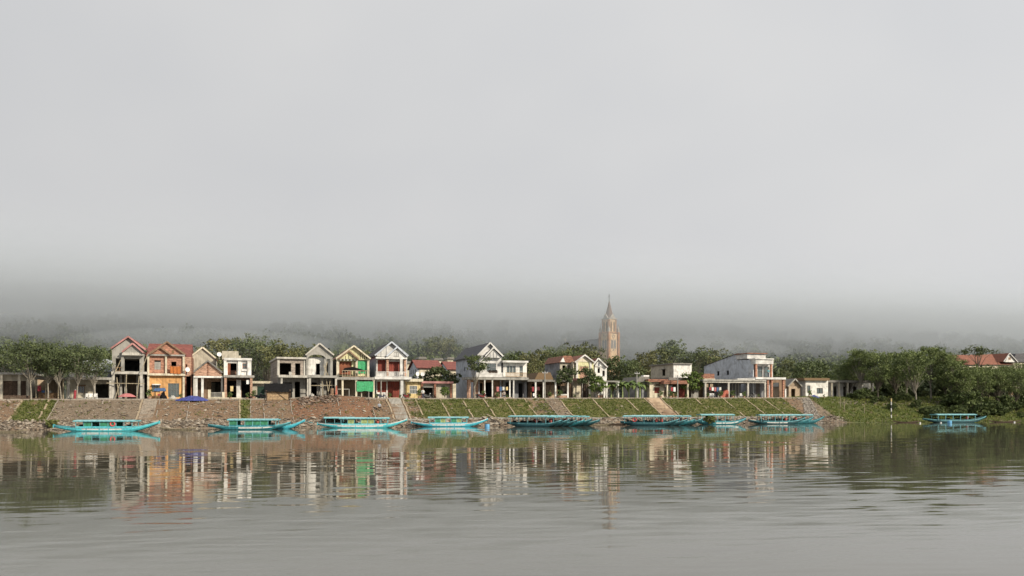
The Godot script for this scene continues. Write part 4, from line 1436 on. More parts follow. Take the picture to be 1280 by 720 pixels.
func stand(shirt: Color, trousers: Color, sit: bool, raise := 0.0) -> Array:
	var skin := Color(0.36, 0.22, 0.15)
	var hip := Vector3(0, 0.46 if sit else 0.9, 0)
	var neck := hip + Vector3(0, 0.5, 0.06 if sit else 0.0)
	var b := [[hip + Vector3(0, 0.05, 0), neck - Vector3(0, 0.08, 0), 0.145, 0.15, shirt], [hip + Vector3(-0.06, 0, 0), hip + Vector3(0.06, 0, 0), 0.13, 0.13, trousers], [neck, neck + Vector3(0, 0.1, 0.01), 0.055, 0.052, skin], [neck + Vector3(0, 0.17, 0.02), neck + Vector3(0, 0.25, 0.02), 0.085, 0.1, skin], [neck + Vector3(0, 0.19, 0.1), neck + Vector3(0, 0.17, 0.125), 0.02, 0.02, skin]]
	for s in [-1.0, 1.0]:
		var sh := neck + Vector3(s * 0.19, -0.06, 0)
		var el := sh + Vector3(s * 0.07, -0.26, 0.05 + raise * 0.1)
		var wr := el + Vector3(-s * 0.05, -0.2 + raise * 0.2, 0.13 + raise * 0.1)
		b.append([neck + Vector3(s * 0.08, -0.04, 0), sh, 0.08, 0.07, shirt])
		b.append([sh, el, 0.062, 0.05, shirt])
		b.append([el, wr, 0.045, 0.034, skin])
		b.append([wr, wr + Vector3(-s * 0.01, -0.05, 0.07), 0.035, 0.022, skin])
		var hp := hip + Vector3(s * 0.09, -0.02, 0)
		var kn := hp + (Vector3(s * 0.05, 0.05, 0.4) if sit else Vector3(s * 0.02, -0.42, 0.03))
		var an := kn + (Vector3(0, -0.4, -0.08) if sit else Vector3(0, -0.41, -0.03))
		b.append([hp, kn, 0.09, 0.06, trousers])
		b.append([kn, an, 0.058, 0.042, trousers])
		b.append([an, an + Vector3(0, -0.03, 0.14), 0.04, 0.035, Color(0.05, 0.045, 0.04)])
	return b

# ---------------------------------------------------------------- the row of houses
func porch_posts(m: Material, xs: Array, top: float, z: float, w := 0.2) -> void:
	for x in xs:
		col(m, x, top, z, w)

func make_houses_west() -> void:
	# low pale house at the end of the row
	house("concrete_house", "low pale concrete house with dark doors behind the street trees", "house", 14, 16.0)
	front("front_wall", M.cream_old, -24, 38, 468, 999, 0, [[-18, -6, 478, 999], [4, 22, 476, 999], [26, 32.5, 476, 999]])
	shell(M.cream_old, -24, 38, 468, 9.0, [470])
	slab(M.concrete, -27, 41, 465.5, 468, -9.2, 1.2, "roof_slab")
	door(M.wood_dark, 4, 22, 476, 999, -0.05, 3)
	door(M.wood_dark, 26, 32.5, 476, 999, -0.05, 1)
	porch_posts(M.cream_old, [-14, 1.5, 24, 35], 468, 1.1, 0.32)
	house("market_shed", "dark open shed with thin posts between the two low pale houses", "shed", 59, 15.0)
	slab(M.roof_sheet, 43, 80, 472, 474, -6, 1.5, "roof_sheet")
	porch_posts(M.bamboo, [45, 57, 73, 79], 474, 1.3, 0.16)
	front("back_wall", M.sand_wall, 43, 80, 474, 999, -5.5)
	bx("counter", M.wood, 48, 70, 491, 999, -1.2, 0.2)
	bx("bundle", M.cloth_blue, 52, 58, 488, 490.8, -1.0, -0.2)
	bx("bundle", M.concrete_light, 60, 64, 488.5, 490.8, -1.0, -0.2)
	# boards and debris stacked along the edge
	house("plank_pile", "stack of weathered dark boards along the top of the bank", "planks", 40, 11.4)
	for k in 9:
		var b := MB.new()
		var x0 := fx(4 + k * 3.0)
		b.beam(Vector3(x0, 0.06 + 0.07 * (k % 4), 0.2 * (k % 3)), Vector3(x0 + 4.2 + 0.3 * (k % 4), 0.1 + 0.08 * (k % 3), 0.25 * ((k + 1) % 3)), 0.22, 0.06)
		part("plank", b.mesh(), M.wood_dark if k % 3 else M.bamboo, hroot)
	house("low_timber_fence", "low dark timber fence before the pale concrete house", "fence", 20, 12.0)
	for k in 14:
		bx("board", M.wood_dark, 4 + k * 2.4, 6.1 + k * 2.4, 494.5 - (k % 3) * 0.3, 999, 0.0, 0.06)
	bx("fence_rail", M.wood_dark, 3, 38, 496, 496.8, -0.07, -0.005)

	# cream cottage with a weathered porch roof
	house("porch_cottage", "cream cottage with weathered flat porch roof and brown window", "house", 110, 16.0)
	front("front_wall", M.cream_old, 83, 139, 474, 999, 0, [[96, 106, 482.5, 491.5], [119.5, 136, 480, 999]])
	shell(M.cream_old, 83, 139, 474, 8.0, [476])
	window(96, 106, 482.5, 491.5, -0.04, M.wood, M.pane, 3, 1)
	bx("window_hood", M.wood, 95, 107, 481, 482.3, 0.0, 0.35)
	slab(M.concrete, 83, 140, 471.5, 474.5, -8.2, 2.6, "porch_roof")
	porch_posts(M.concrete_light, [85.5, 117.5, 138], 474.5, 2.4, 0.3)
	bx("terrace", M.concrete, 83, 140, 497.5, 999, 0.02, 2.5)
	house("blue_roof_house", "house with grey-blue hipped roof behind the cream cottage", "house", 121, 25.0)
	front("front_wall", M.grey_wall, 103, 137, 463, 999, 0)
	shell(M.grey_wall, 103, 137, 463, 8, [])
	gable("roof", M.blue_grey, [[100, 464], [104, 451], [134, 449], [139, 464]], -8, 0.4)

	# grey unfinished house
	house("unfinished_grey_house", "unfinished grey concrete house with pink-trimmed gables and open floors", "house", 160, 15.0)
	front("upper_wall", M.concrete, 140, 180, 438, 464.5, 0, [[144.5, 150.5, 448, 464], [155.5, 174.5, 446, 464]])
	gable("gable_wall", M.concrete, [[140, 438], [180, 438], [178, 435.5], [160.3, 422.5], [142, 436]], -0.18, 0.0)
	gable("front_gable", M.concrete, [[154, 440.5], [178, 440.5], [166, 430.5]], 0.02, 0.7)
	bx("gable_beam", M.concrete_light, 152.5, 179, 440.5, 444, 0.02, 0.75)
	shell(M.concrete, 140, 180, 438, 13.0, [446.5, 466])
	pitched(M.tile_red, M.pink, [138.5, 436], [160.3, 420.5], [182, 436.5], -13.2, 0.45)
	pitched(M.tile_red, M.pink, [152.5, 440], [165.8, 429], [179.5, 440.5], -2.0, 1.0)
	slab(M.concrete_light, 139, 184, 464.5, 467.5, -0.2, 1.3, "floor_slab")
	porch_posts(M.concrete_light, [141.5, 176.5], 467.5, 1.2, 0.36)
	porch_posts(M.concrete, [151, 157, 172], 467.5, -1.5, 0.34)
	col(M.concrete, 153, 440, 0.3, 0.36, 464)
	bx("lower_back_wall", M.sand_wall, 141, 180, 467, 999, -7.2, -7.0)
	rail(M.wood, 144, 152, 459, 464.4, 0.4, 0.5)
	house("bamboo_scaffold", "pale bamboo scaffold poles across the open ground floor of the grey house", "scaffold", 160, 13.2)
	for s in [[133, 479, 181, 479.5], [144, 499, 149.5, 480], [149, 499, 146, 472], [157, 499, 158, 468], [171, 499, 174, 470], [176, 465, 184.5, 443], [144, 466, 151, 450]]:
		var b := MB.new()
		b.beam(Vector3(fx(s[0]), fy(s[1]), 0.1), Vector3(fx(s[2]), fy(s[3]), 0.0), 0.11, 0.11)
		part("pole", b.mesh(), M.bamboo, hroot)
	parasol(spot(159, 11.3), 1.35, 0.75, M.cloth_pink, "faded pink parasol standing low before the grey unfinished house")

	# orange and brick house
	house("orange_brick_house", "two-storey house, orange plaster below bare brick, red tiled roof", "house", 208, 15.0)
	front("lower_wall", M.orange, 184.5, 230.5, 469.5, 999, 0, [[189.5, 200, 480.5, 490.5], [210, 224, 479, 496.5]])
	front("upper_wall", M.brick, 185.5, 229.5, 444, 466.8, 0, [[193, 201, 450.5, 462], [214, 220.5, 452, 457.5]])
	shell(M.brick_pale, 184.5, 230.5, 446, 12.0, [448, 468])
	slab(M.cream, 184, 231.5, 466.8, 469.4, -0.2, 0.6, "floor_slab")
	slab(M.concrete, 184.5, 231, 443, 444.8, -0.2, 0.5, "eave_beam")
	gable("gable_wall", M.brick, [[187, 443], [231, 443], [209, 428.5]], -0.18, 0.1)
	gable("front_gable", M.brick, [[188, 442.8], [212, 442.8], [200, 435]], 0.12, 0.5)
	pitched(M.tile_red, M.brown_wall, [185, 443.2], [209, 427.2], [232, 443], -6, 0.35)
	pitched(M.tile_red, M.brown_wall, [187, 442.8], [200, 434], [213.5, 443], -1.5, 0.8)
	var rb := MB.new()   # main roof, ridge along the street
	var xa := fx(183, -1.5)
	var xb := fx(239, -1.5)
	rb.flat(Vector3(xa, fy(446, -0.5), -0.5), Vector3(xb, fy(446, -0.5), -0.5), Vector3(xb, fy(430, -5), -5), Vector3(xa, fy(430, -5), -5), Vector3(0, 0, -5))
	rb.flat(Vector3(xa, fy(446, -0.5), -10), Vector3(xb, fy(446, -0.5), -10), Vector3(xb, fy(430, -5), -5), Vector3(xa, fy(430, -5), -5), Vector3(0, 0, -5))
	for x in [xa, xb]:
		rb.tri(Vector3(x, fy(446, -0.5), -0.5), Vector3(x, fy(446, -0.5), -10), Vector3(x, fy(430, -5), -5), Vector3(signf(x), 0, 0), Vector3(signf(x), 0, 0), Vector3(signf(x), 0, 0))
	part("main_roof", rb.mesh(), M.tile_red, hroot)
	bx("attic_vent", M.wood, 214.8, 217.4, 437.5, 441.5, 0.1, 0.13)
	window(210, 224, 479, 496.5, -0.04, M.concrete_dark, M.pane, 4, 2, "glazed_door")
	window(189.5, 200, 480.5, 490.5, -0.04, M.wood, M.pane, 3, 1)
	bx("window_canopy", M.white, 190, 200.5, 480, 481.3, 0.0, 0.5)
	bx("boarded_window", M.concrete, 193, 201, 452.5, 462, -0.12, -0.06)
	porch_posts(M.cream, [185.3, 229.6], 444.6, 0.35, 0.28)
	col(M.cream, 207.5, 444.6, 0.34, 0.26, 467)
	front("wing_wall", M.brick_pale, 231, 239, 446, 470, -0.5, [[231.5, 234, 455, 468]])
	shell(M.brick_dark, 231, 240, 446, 10, [468], -0.5)
	var cl := thing("orange_banner", "orange cloth banner hung over the balcony of the brick upper floor", "cloth", hroot.position, TURN)
	var cb := MB.new()
	for i in 10:
		for j in 6:
			var q := []
			for o in [[0, 0], [1, 0], [1, 1], [0, 1]]:
				var a: float = (i + o[0]) / 10.0
				var d: float = (j + o[1]) / 6.0
				q.append(Vector3(lerpf(fx(212.5, 0.7), fx(226, 0.7), a), lerpf(fy(457, 0.7) - 0.12 * sin(a * PI), fy(466.5, 0.7) - 0.1 * a, d), 0.72 + 0.06 * sin(a * 19.0) * (0.4 + d)))
			cb.flat(q[0], q[1], q[2], q[3], Vector3(0, 0, -5) + hroot.position * 0.0)
	part("sheet", cb.mesh(), M.cloth_orange, cl)
	part("cord", _cord(Vector3(fx(212, 0.7), fy(457, 0.7), 0.72), Vector3(fx(226.5, 0.7), fy(457, 0.7), 0.72), 0.2), M.metal_dark, cl)
	dish(place(along(234, 14), 14.0, street(hu) + fy(468, 1.0)), TURN + 0.5, "white satellite dish on the ledge beside the orange brick house")
	# stall before it
	house("street_stall", "small street stall under a blue-white awning before the orange house", "stall", 200, 12.4)
	gable("awning", M.cloth_blue, [[192, 488], [193.5, 485.5], [205.5, 484.8], [206.5, 488.2], [206, 489], [193, 488.8]], -0.9, 0.6)
	porch_posts(M.wood_dark, [193.5, 205.5], 488.5, 0.5, 0.09)
	porch_posts(M.wood_dark, [194, 205], 488.5, -0.7, 0.09)
	bx("counter", M.wood, 194, 205, 494.5, 999, -0.6, 0.2)
	bx("goods", M.cloth_red, 197, 200, 492.5, 494.4, -0.5, 0.1)
	bx("goods", M.plastic_white, 201, 204, 492.8, 494.4, -0.5, 0.1)
	mound("dark_shrub_heap", "dark heap of cut brushwood at the top of the bank steps", "heap", spot(204, 10.8), 0, 0.62, 0.6, 1.1, M.tarp_black, 5)
	mound("blue_tarp_heap", "long blue tarpaulin spread over a heap on the street", "tarp", bank_point(along(240, 9.9), 9.9, -0.12), TURN, 2.5, 1.2, 0.62, M.tarp_blue, 3)
	mound("white_sack_heap", "pale heap of sand under sacking beside the blue tarpaulin", "heap", spot(216, 11.0, -0.05), TURN, 0.75, 0.7, 0.62, M.tarp_white, 9)

	# beige gabled house with brick-gabled pavilion in front
	house("beige_gabled_house", "plain beige house with blank gable behind the brick-gabled porch house", "house", 253, 20.0)
	front("front_wall", M.cream_old, 238, 269, 452, 999, 0)
	gable("gable_wall", M.cream_old, [[238, 452], [269, 452], [269, 447], [253.3, 434.8], [238, 446.5]], -0.18, 0.0)
	shell(M.cream_old, 238, 269, 449, 9.0, [452])
	pitched(M.tile_old, M.cream, [237, 447], [253.3, 434], [270, 447.5], -9, 0.25)
	house("brick_gable_porch_house", "single-storey house with bare brick gable over a white porch", "house", 260, 14.5)
	front("front_wall", M.brown_wall, 242, 279, 471, 999, -1.6, [[247, 252, 478, 999], [259, 276, 477, 999]])
	shell(M.cream_old, 242, 279, 471, 8.0, [473], -1.6)
	gable("brick_gable", M.brick_pale, [[243, 470.3], [277, 470.3], [276, 463.8], [260, 451.8], [243.5, 463.5]], -1.0, 0.3)
	pitched(M.tile_old, M.concrete_dark, [242, 465], [260, 450.8], [278, 465.5], -9, 0.55)
	slab(M.white, 242, 278.5, 470, 472.2, -1.78, 1.0, "porch_slab")
	bx("brick_strip", M.brick_dark, 259.3, 260.6, 452.5, 470, 0.3, 0.36)
	porch_posts(M.white, [245.5, 253], 472.2, 0.8, 0.34)
	porch_posts(M.concrete_light, [242.8, 277.5], 472.2, 0.8, 0.26)
	door(M.wood_dark, 247, 252, 478, 999, -1.65, 1)
	bx("door_leaf", M.wood, 259, 264, 477, 999, -1.75, -1.68)
	house("cream_gate_wall", "cream garden wall with tall gate pier and grille before the brick-gabled porch", "wall", 271, 11.8)
	bx("low_wall", M.cream, 263.5, 281, 496.5, 999, -0.2, 0.1)
	bx("pier", M.cream, 260, 263.4, 487, 999, -0.25, 0.15)
	bx("pier", M.cream, 277.6, 281, 490, 496.4, -0.2, 0.12)
	rail(M.concrete, 263.5, 277.5, 490.5, 496.4, 0.0, 0.16, "grille")
	for k in 5:
		bx("vent_block", M.green_door, 265 + k * 2.3, 266.3 + k * 2.3, 498, 499, 0.1, 0.13)

	# white two-storey house with roof block
	house("white_terrace_house", "white two-storey house with open upper terrace and beige roof block", "house", 298, 15.0)
	front("upper_wall", M.white, 281.5, 314, 450.5, 469, 0, [[284.5, 296, 454, 469], [303, 308, 454, 462.5]])
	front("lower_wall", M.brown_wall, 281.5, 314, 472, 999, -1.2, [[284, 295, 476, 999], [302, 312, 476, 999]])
	shell(M.grey_wall, 280, 314.5, 450, 11.0, [452, 471])
	slab(M.white_clean, 280, 315, 447.5, 450.3, -0.3, 0.5, "roof_edge")
	bx("roof_block", M.cream_old, 277.5, 298, 439, 449.5, -7, -2.0)
	bx("roof_step", M.cream_old, 298.2, 301, 444.5, 449.5, -7, -2.4)
	col(M.white, 281.5, 450.3, 0.35, 0.4, 470)
	col(M.white, 299.5, 450.3, 0.2, 0.5, 470)
	col(M.white, 311.5, 450.3, 0.35, 0.5, 470)
	window(303, 308, 454, 462.5, -0.05, M.rust_door, M.pane, 1, 2)
	door(M.rust_door, 284.5, 288, 454, 469, -0.06, 1)
	bx("stair_panel", M.brick_pale, 288.5, 295.5, 463, 469, -2.0, -1.8)
	bx("sign_board", M.white_clean, 301.8, 308.6, 461, 463.6, 0.25, 0.3)
	slab(M.concrete, 279.5, 318, 469, 471.8, -1.38, 2.2, "porch_slab")
	porch_posts(M.brick_pale, [281.8, 314.2], 471.8, 2.0, 0.34)
	bx("white_pier", M.white_clean, 295.6, 301.2, 474.8, 999, -0.3, 0.3)
	bx("terrace", M.cream, 281, 311, 497, 999, -1.18, 2.4)
	bx("hung_sheet", M.plastic_white, 308, 312, 475, 480, 1.6, 1.66)
	dish(place(along(274, 16), 16.0, street(hu) + fy(449.5, -1.0)), TURN + 0.2, "white satellite dish beside the beige roof block")

	# low flat-roofed house
	house("flat_roof_house", "low beige house with pale flat roof edge and dark green door", "house", 326, 16.0)
	front("front_wall", M.cream_old, 315, 340, 479, 999, 0, [[321.5, 331, 483, 999]])
	shell(M.cream_old, 315, 340, 479, 8.0, [481])
	slab(M.cream, 313.5, 341, 476.4, 479.3, -8.2, 0.7, "roof_slab")
	door(M.green_door, 321.5, 331, 483, 999, -0.05, 2)
	motorbike(spot(322, 12.6), TURN + 0.3, M.moto_blue, "dark motorbike parked before the dark green door")
	motorbike(spot(330, 12.4), TURN - 0.5, M.metal_dark, "black motorbike leaning near the plank shed")

	# plank shed with black sheet roof
	house("plank_shed", "plank shed with tan board sides under black plastic sheeting", "shed", 348, 9.7)
	for k in 4:
		bx("board", M.wood_pale, 334, 361.5, 489.6 + k * 3.3, 492.7 + k * 3.3, 0.0, 0.05 + 0.015 * (k % 2))
	shell(M.wood, 334.2, 361.4, 489, 2.4, [], 0.0)
	var tr := MB.new()
	for i in 10:
		for j in 5:
			var q := []
			for o in [[0, 0], [1, 0], [1, 1], [0, 1]]:
				var a: float = (i + o[0]) / 10.0
				var d: float = (j + o[1]) / 5.0
				var x := lerpf(fx(330.5), fx(366), a)
				q.append(Vector3(x, lerpf(fy(478.5), fy(489.5), d) + 0.18 * wob.get_noise_2d(x * 40.0, d * 90.0) - 0.03, lerpf(-2.4, 0.5, d) + 0.1 * wob.get_noise_2d(x * 60.0, d * 60.0 + 30.0)))
			tr.flat(q[0], q[1], q[2], q[3], Vector3(0, -6, -3))
	part("sheet_roof", tr.mesh(), M.tarp_black, hroot)
	col(M.wood_dark, 362.6, 487, 0.35, 0.12)
	col(M.wood_dark, 333, 488, 0.35, 0.12)
	var brace := MB.new()
	brace.beam(Vector3(fx(345, 0.1), fy(490, 0.1), 0.1), Vector3(fx(362, 0.1), fy(503, 0.1), 0.1), 0.07, 0.07)
	part("brace", brace.mesh(), M.wood_dark, hroot)

func _cord(a: Vector3, b: Vector3, sag: float) -> ArrayMesh:
	var m := MB.new()
	var pts := []
	var rs := []
	for i in 7:
		var f := i / 6.0
		pts.append(a.lerp(b, f) - Vector3(0, sag * 4.0 * f * (1.0 - f), 0))
		rs.append(0.015)
	m.tube(pts, rs, 4)
	return m.mesh()

func make_houses_middle() -> void:
	# unfinished brick and concrete pair
	house("unfinished_brick_house", "unfinished flat-roofed brick house with empty window openings", "house", 365, 15.0)
	hroot.rotation.y = TURN + 0.05
	front("upper_wall", M.brick_grey, 347, 382, 448.5, 469, 0, [[349.5, 364, 454, 468.5], [369, 375.5, 454, 468.8]])
	front("lower_wall", M.concrete, 347, 382, 472, 999, 0, [[352, 365, 478, 999], [368.5, 375, 477, 999]])
	shell(M.brick_grey, 347, 382, 448.5, 14.0, [450.5, 470], 0.0, null, [[-5.0, -4.0, fy(468), fy(456)], [-8.0, -7.0, fy(468), fy(456)]])
	slab(M.concrete_light, 345.5, 383, 446.4, 448.6, -14.2, 0.5, "roof_slab")
	col(M.concrete_light, 348, 448.6, 0.12, 0.34, 470)
	col(M.concrete_light, 381, 448.6, 0.12, 0.3, 470)
	bx("cement_bag", M.tarp_white, 361, 364.4, 464.8, 468.9, 0.2, 0.7)
	slab(M.concrete_light, 347, 384, 469, 471.9, -0.17, 2.6, "porch_slab")
	porch_posts(M.concrete_light, [351, 384.2], 471.9, 2.4, 0.3)
	house("unfinished_arched_house", "unfinished grey and white house with wide arch under its gable", "house", 400, 15.0)
	front("upper_wall", M.white, 385, 414.5, 447, 469, -0.6, [[395, 400, 454.5, 468.6], [405, 410, 453.5, 468.6]])
	front("lower_wall", M.concrete, 383, 415.5, 472, 999, -0.6, [[388, 396, 478, 999], [400, 405, 480, 999], [408, 414, 478, 999]])
	shell(M.grey_wall, 383, 416, 444.5, 13.0, [446.5, 470], -0.6)
	var arch := [[383.5, 448.5], [383.5, 443], [399.5, 430.5], [415.5, 442.5], [415.5, 448.5]]
	for k in 11:
		var a := PI * k / 10.0
		arch.append([396.0 + 11.0 * cos(a), 448.4 - 5.2 * sin(a)])
	gable("arched_gable", M.concrete, arch, -0.2, 0.3)
	pitched(M.tile_grey, M.concrete_light, [382, 444], [399.6, 429.2], [417.5, 443.5], -13, 0.6)
	col(M.concrete, 384.2, 448.6, 0.25, 0.36, 470)
	col(M.concrete, 414.5, 448.6, 0.25, 0.36, 470)
	col(M.concrete, 406.7, 448.6, 0.25, 0.36, 470)
	slab(M.concrete, 385.2, 421.5, 469.2, 472, -0.78, 2.6, "porch_slab")
	porch_posts(M.concrete_light, [387.5, 420], 472, 2.4, 0.3)
	porch_posts(M.concrete, [402.5], 472, 1.2, 0.5)
	house("timber_props", "crossed timber props and poles under the slab of the arched house", "scaffold", 405, 13.2)
	for s in [[386, 482, 421, 481.5], [409, 500, 413, 473], [404, 500, 402.5, 473], [412, 500, 408, 474], [405, 471, 409, 452], [410.5, 470, 404.5, 456]]:
		var b := MB.new()
		b.beam(Vector3(fx(s[0]), fy(s[1]), 0.0), Vector3(fx(s[2]), fy(s[3]), -0.1), 0.12, 0.12)
		part("pole", b.mesh(), M.bamboo, hroot)
	mound("cement_sacks", "pale heap of sacks between the columns of the arched house", "sacks", spot(390.5, 12.2), TURN, 0.5, 0.45, 0.95, M.tarp_white, 21)
	house("red_cloth_post", "red cloth wrapped round a post before the arched house", "cloth", 420.5, 11.6)
	gable("wrap", M.tarp_red, [[418.6, 500], [422.6, 500], [421.6, 489], [421.2, 482.5], [419.8, 482.5], [419.4, 490]], -0.3, 0.15)
	col(M.wood, 420.5, 481.5, 0.0, 0.1)
	house("oil_drum_stack", "rusty drums stacked beside the red wrapped post", "drums", 415, 12.0)
	for s in [[413.5, 0.0], [416.6, 0.0], [415, 0.88]]:
		var b := MB.new()
		b.lathe([Vector2(0, s[1]), Vector2(0.28, s[1]), Vector2(0.3, s[1] + 0.28), Vector2(0.28, s[1] + 0.3), Vector2(0.3, s[1] + 0.58), Vector2(0.28, s[1] + 0.86), Vector2(0, s[1] + 0.86)], 12, Vector3(fx(s[0]), 0, 0))
		part("drum", b.mesh(), M.brown_wall, hroot)

	# cream house with red roof and green tarpaulins
	house("cream_red_roof_house", "cream-yellow gabled house with red roof and green tarpaulins", "house", 442, 15.0)
	front("upper_wall", M.lime, 421, 461.5, 449, 470, -0.4, [[424, 439.5, 452, 468.8], [447.5, 458.5, 451, 466.5]])
	front("lower_wall", M.sand_wall, 421, 461.5, 474, 999, -3.0)
	shell(M.concrete, 421, 462, 449, 12.0, [451, 472], -0.4)
	gable("gable_wall", M.lime, [[421.5, 449.5], [462, 449.5], [461, 446.5], [442.3, 433.5], [423, 446.5]], -0.58, 0.0)
	gable("front_gable", M.lime, [[424, 449], [447.5, 449], [436, 440]], 0.02, 0.6)
	pitched(M.tile_red, M.cream, [420, 448.5], [442.5, 432.2], [463.3, 448], -12, 0.5)
	pitched(M.tile_red, M.brown_wall, [423, 449], [436, 438.8], [448.5, 448.8], -2, 0.9)
	for k in 4:
		bx("gable_slat", M.wood_dark, 450 + k * 2.6, 450.8 + k * 2.6, 442 + k * 1.2, 448.6, 0.0, 0.04)
	for k in 3:
		bx("gable_slat", M.wood_dark, 431.5 + k * 4.2, 432.2 + k * 4.2, 445 - (2.0 if k == 1 else 0.0), 448.8, 0.6, 0.64)
	for k in 5:
		bx("cornice_block", M.white, 425 + k * 4.4, 427 + k * 4.4, 449.2, 450.6, 0.02, 0.5)
	door(M.rust_door, 424, 439.5, 452, 468.8, -0.5, 3, "shutter")
	col(M.cream, 422.3, 449.4, 0.1, 0.42, 474)
	col(M.cream, 445.8, 449.4, 0.1, 0.34, 474)
	col(M.cream, 460.3, 449.4, 0.1, 0.34, 474)
	slab(M.concrete, 421, 468, 471.5, 474.6, -0.58, 2.0, "balcony_slab")
	rail(M.sand_wall, 427.5, 462.5, 463, 471.4, 1.7, 0.42)
	gable("balcony_clutter", M.tarp_black, [[427, 466], [431, 460], [441, 458.5], [458, 463], [455, 464.5], [440, 463], [432, 466]], 1.0, 1.5)
	porch_posts(M.cream, [428.3, 445.3, 467.2], 474.6, 1.8, 0.3)
	bx("work_table", M.cream_old, 446.5, 466, 496.5, 498.2, 0.9, 1.5)
	col(M.cream_old, 452, 489, 1.4, 0.16)
	var gates := MB.new()
	gates.box(fx(436, 1.7), fx(437, 1.7), 0, fy(486, 1.7), 1.6, 1.7)
	gates.box(fx(422, 1.7), fx(437, 1.7), fy(487, 1.7), fy(486, 1.7), 1.62, 1.68)
	part("gate_frame", gates.mesh(), M.concrete, hroot)
	for s in [[445.8, 466.8, 476.5, 489, 1.95, "bright green tarpaulin hung between the porch columns of the cream house"], [447.3, 458.8, 451, 466.8, -0.28, "bright green tarpaulin over the upper window of the cream house"]]:
		var cl := thing("green_tarpaulin", s[5], "tarp", hroot.position, TURN)
		var b := MB.new()
		for i in 10:
			for j in 6:
				var q := []
				for o in [[0, 0], [1, 0], [1, 1], [0, 1]]:
					var a: float = (i + o[0]) / 10.0
					var d: float = (j + o[1]) / 6.0
					q.append(Vector3(lerpf(fx(s[0], s[4]), fx(s[1], s[4]), a), lerpf(fy(s[2], s[4]), fy(s[3], s[4]), d) - 0.06 * sin(a * 9.0) * d, s[4] + 0.09 * sin(a * 11.0 + d * 4.0) * d))
				b.flat(q[0], q[1], q[2], q[3], Vector3(0, 0, -9))
		part("sheet", b.mesh(), M.tarp_green, cl)
		part("cord", _cord(Vector3(fx(s[0], s[4]), fy(s[2], s[4]), s[4]), Vector3(fx(s[1], s[4]), fy(s[2], s[4]), s[4]), 0.03), M.metal_dark, cl)

	# white house with dark roof and red shutters
	house("white_red_shutter_house", "white gabled house with black roof and dark red shutters", "house", 489, 15.0)
	front("upper_wall", M.white_clean, 470.5, 508.5, 444, 470, -0.3, [[472, 482.3, 450, 464.5], [486, 500, 452, 465.5]])
	front("lower_wall", M.white, 470.5, 508.5, 474, 999, -0.6, [[471.5, 483, 477, 999], [484.5, 499.8, 476.5, 999]])
	shell(M.blue_grey, 470, 509, 445, 14.0, [447, 472], -0.6)  # blue-grey sides: shade painted into the walls of a white house
	gable("gable_wall", M.white_clean, [[471, 445.8], [508.5, 445.8], [508.5, 443.2], [489.5, 428.8], [471, 443.5]], -0.48, 0.0)
	gable("front_gable", M.white_clean, [[484.5, 446.4], [508, 446.4], [496.8, 434.8]], 0.02, 0.8)
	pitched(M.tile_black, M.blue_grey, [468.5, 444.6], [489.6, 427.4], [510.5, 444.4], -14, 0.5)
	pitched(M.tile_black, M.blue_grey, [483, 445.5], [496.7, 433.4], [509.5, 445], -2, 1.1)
	window(492.5, 498.5, 440, 446, 0.82, M.concrete, M.pane, 2, 1)
	for k in 2:
		bx("timber_strip", M.grey_wall, 476 + k * 6.5, 476.7 + k * 6.5, 437.5 - k * 4.0, 445.6, 0.0, 0.04)
	slab(M.white, 470, 509, 446.5, 448.5, -0.25, 0.85, "cornice")
	door(M.red_door, 472, 482.3, 450, 464.5, -0.38, 4, "shutter")
	door(M.red_door, 486, 500, 452, 465.5, -0.38, 5, "shutter")
	door(M.red_door, 471.5, 483, 477, 999, -0.68, 3, "folding_door")
	door(M.red_door, 484.5, 499.8, 476.5, 999, -0.68, 5, "folding_door")
	col(M.white_clean, 501.8, 448.4, 0.8, 0.42, 471)
	col(M.brick_pale, 484.5, 448.4, 0.5, 0.36, 471)
	col(M.brick_pale, 506.5, 448.4, 0.4, 0.36, 471)
	slab(M.white_clean, 468.5, 514.5, 471, 474.2, -0.48, 2.0, "balcony_slab")
	rail(M.white_clean, 469.5, 509.5, 464.5, 471, 1.6, 0.3)
	bx("balcony_panel", M.white_clean, 473, 482.5, 465, 470.8, 1.45, 1.5)
	col(M.white_clean, 502.5, 474.2, 1.7, 0.46)
	col(M.concrete, 476.5, 474.2, 1.7, 0.16)
	bx("low_wall", M.white, 471, 482, 490.5, 999, 1.3, 1.5)
	bx("terrace", M.cream, 469, 512, 497, 999, -0.55, 2.6)
	motorbike(spot(477, 11.6), TURN + 0.25, M.moto_blue, "dark blue motorbike parked before the white house with red shutters")
	motorbike(spot(508, 11.6), TURN + 0.6, M.moto_red, "red motorbike parked at the corner of the yellow house")

	# yellow one-storey house and its neighbour
	house("yellow_house", "small yellow one-storey house with barred window", "house", 517, 14.5)
	front("front_wall", M.yellow, 508.5, 527, 476.5, 999, 0, [[512, 521.5, 482, 492]])
	shell(M.yellow, 508.5, 527, 476.5, 7.0, [479])
	slab(M.cream, 507.5, 529, 473.5, 477, -7.2, 0.8, "roof_slab")
	window(512, 521.5, 482, 492, 0.0, M.white_clean, M.pane, 5, 2)
	house("beige_shop_house", "low beige house with red-brown pillars and dark open bay", "house", 547, 15.0)
	front("front_wall", M.cream_old, 527.5, 566, 479, 999, 0, [[529, 541, 483.5, 999], [551.5, 556.5, 482, 490]])
	shell(M.cream_old, 527.5, 566, 479, 7.0, [481])
	slab(M.pink, 526.5, 567, 476.6, 479.2, -7.2, 0.9, "roof_slab")
	window(551.5, 556.5, 482, 490, -0.04, M.wood_dark, M.pane, 2, 1)
	for x in [527.9, 544, 564]:
		col(M.brick_dark, x, 479.2, 0.7, 0.34)
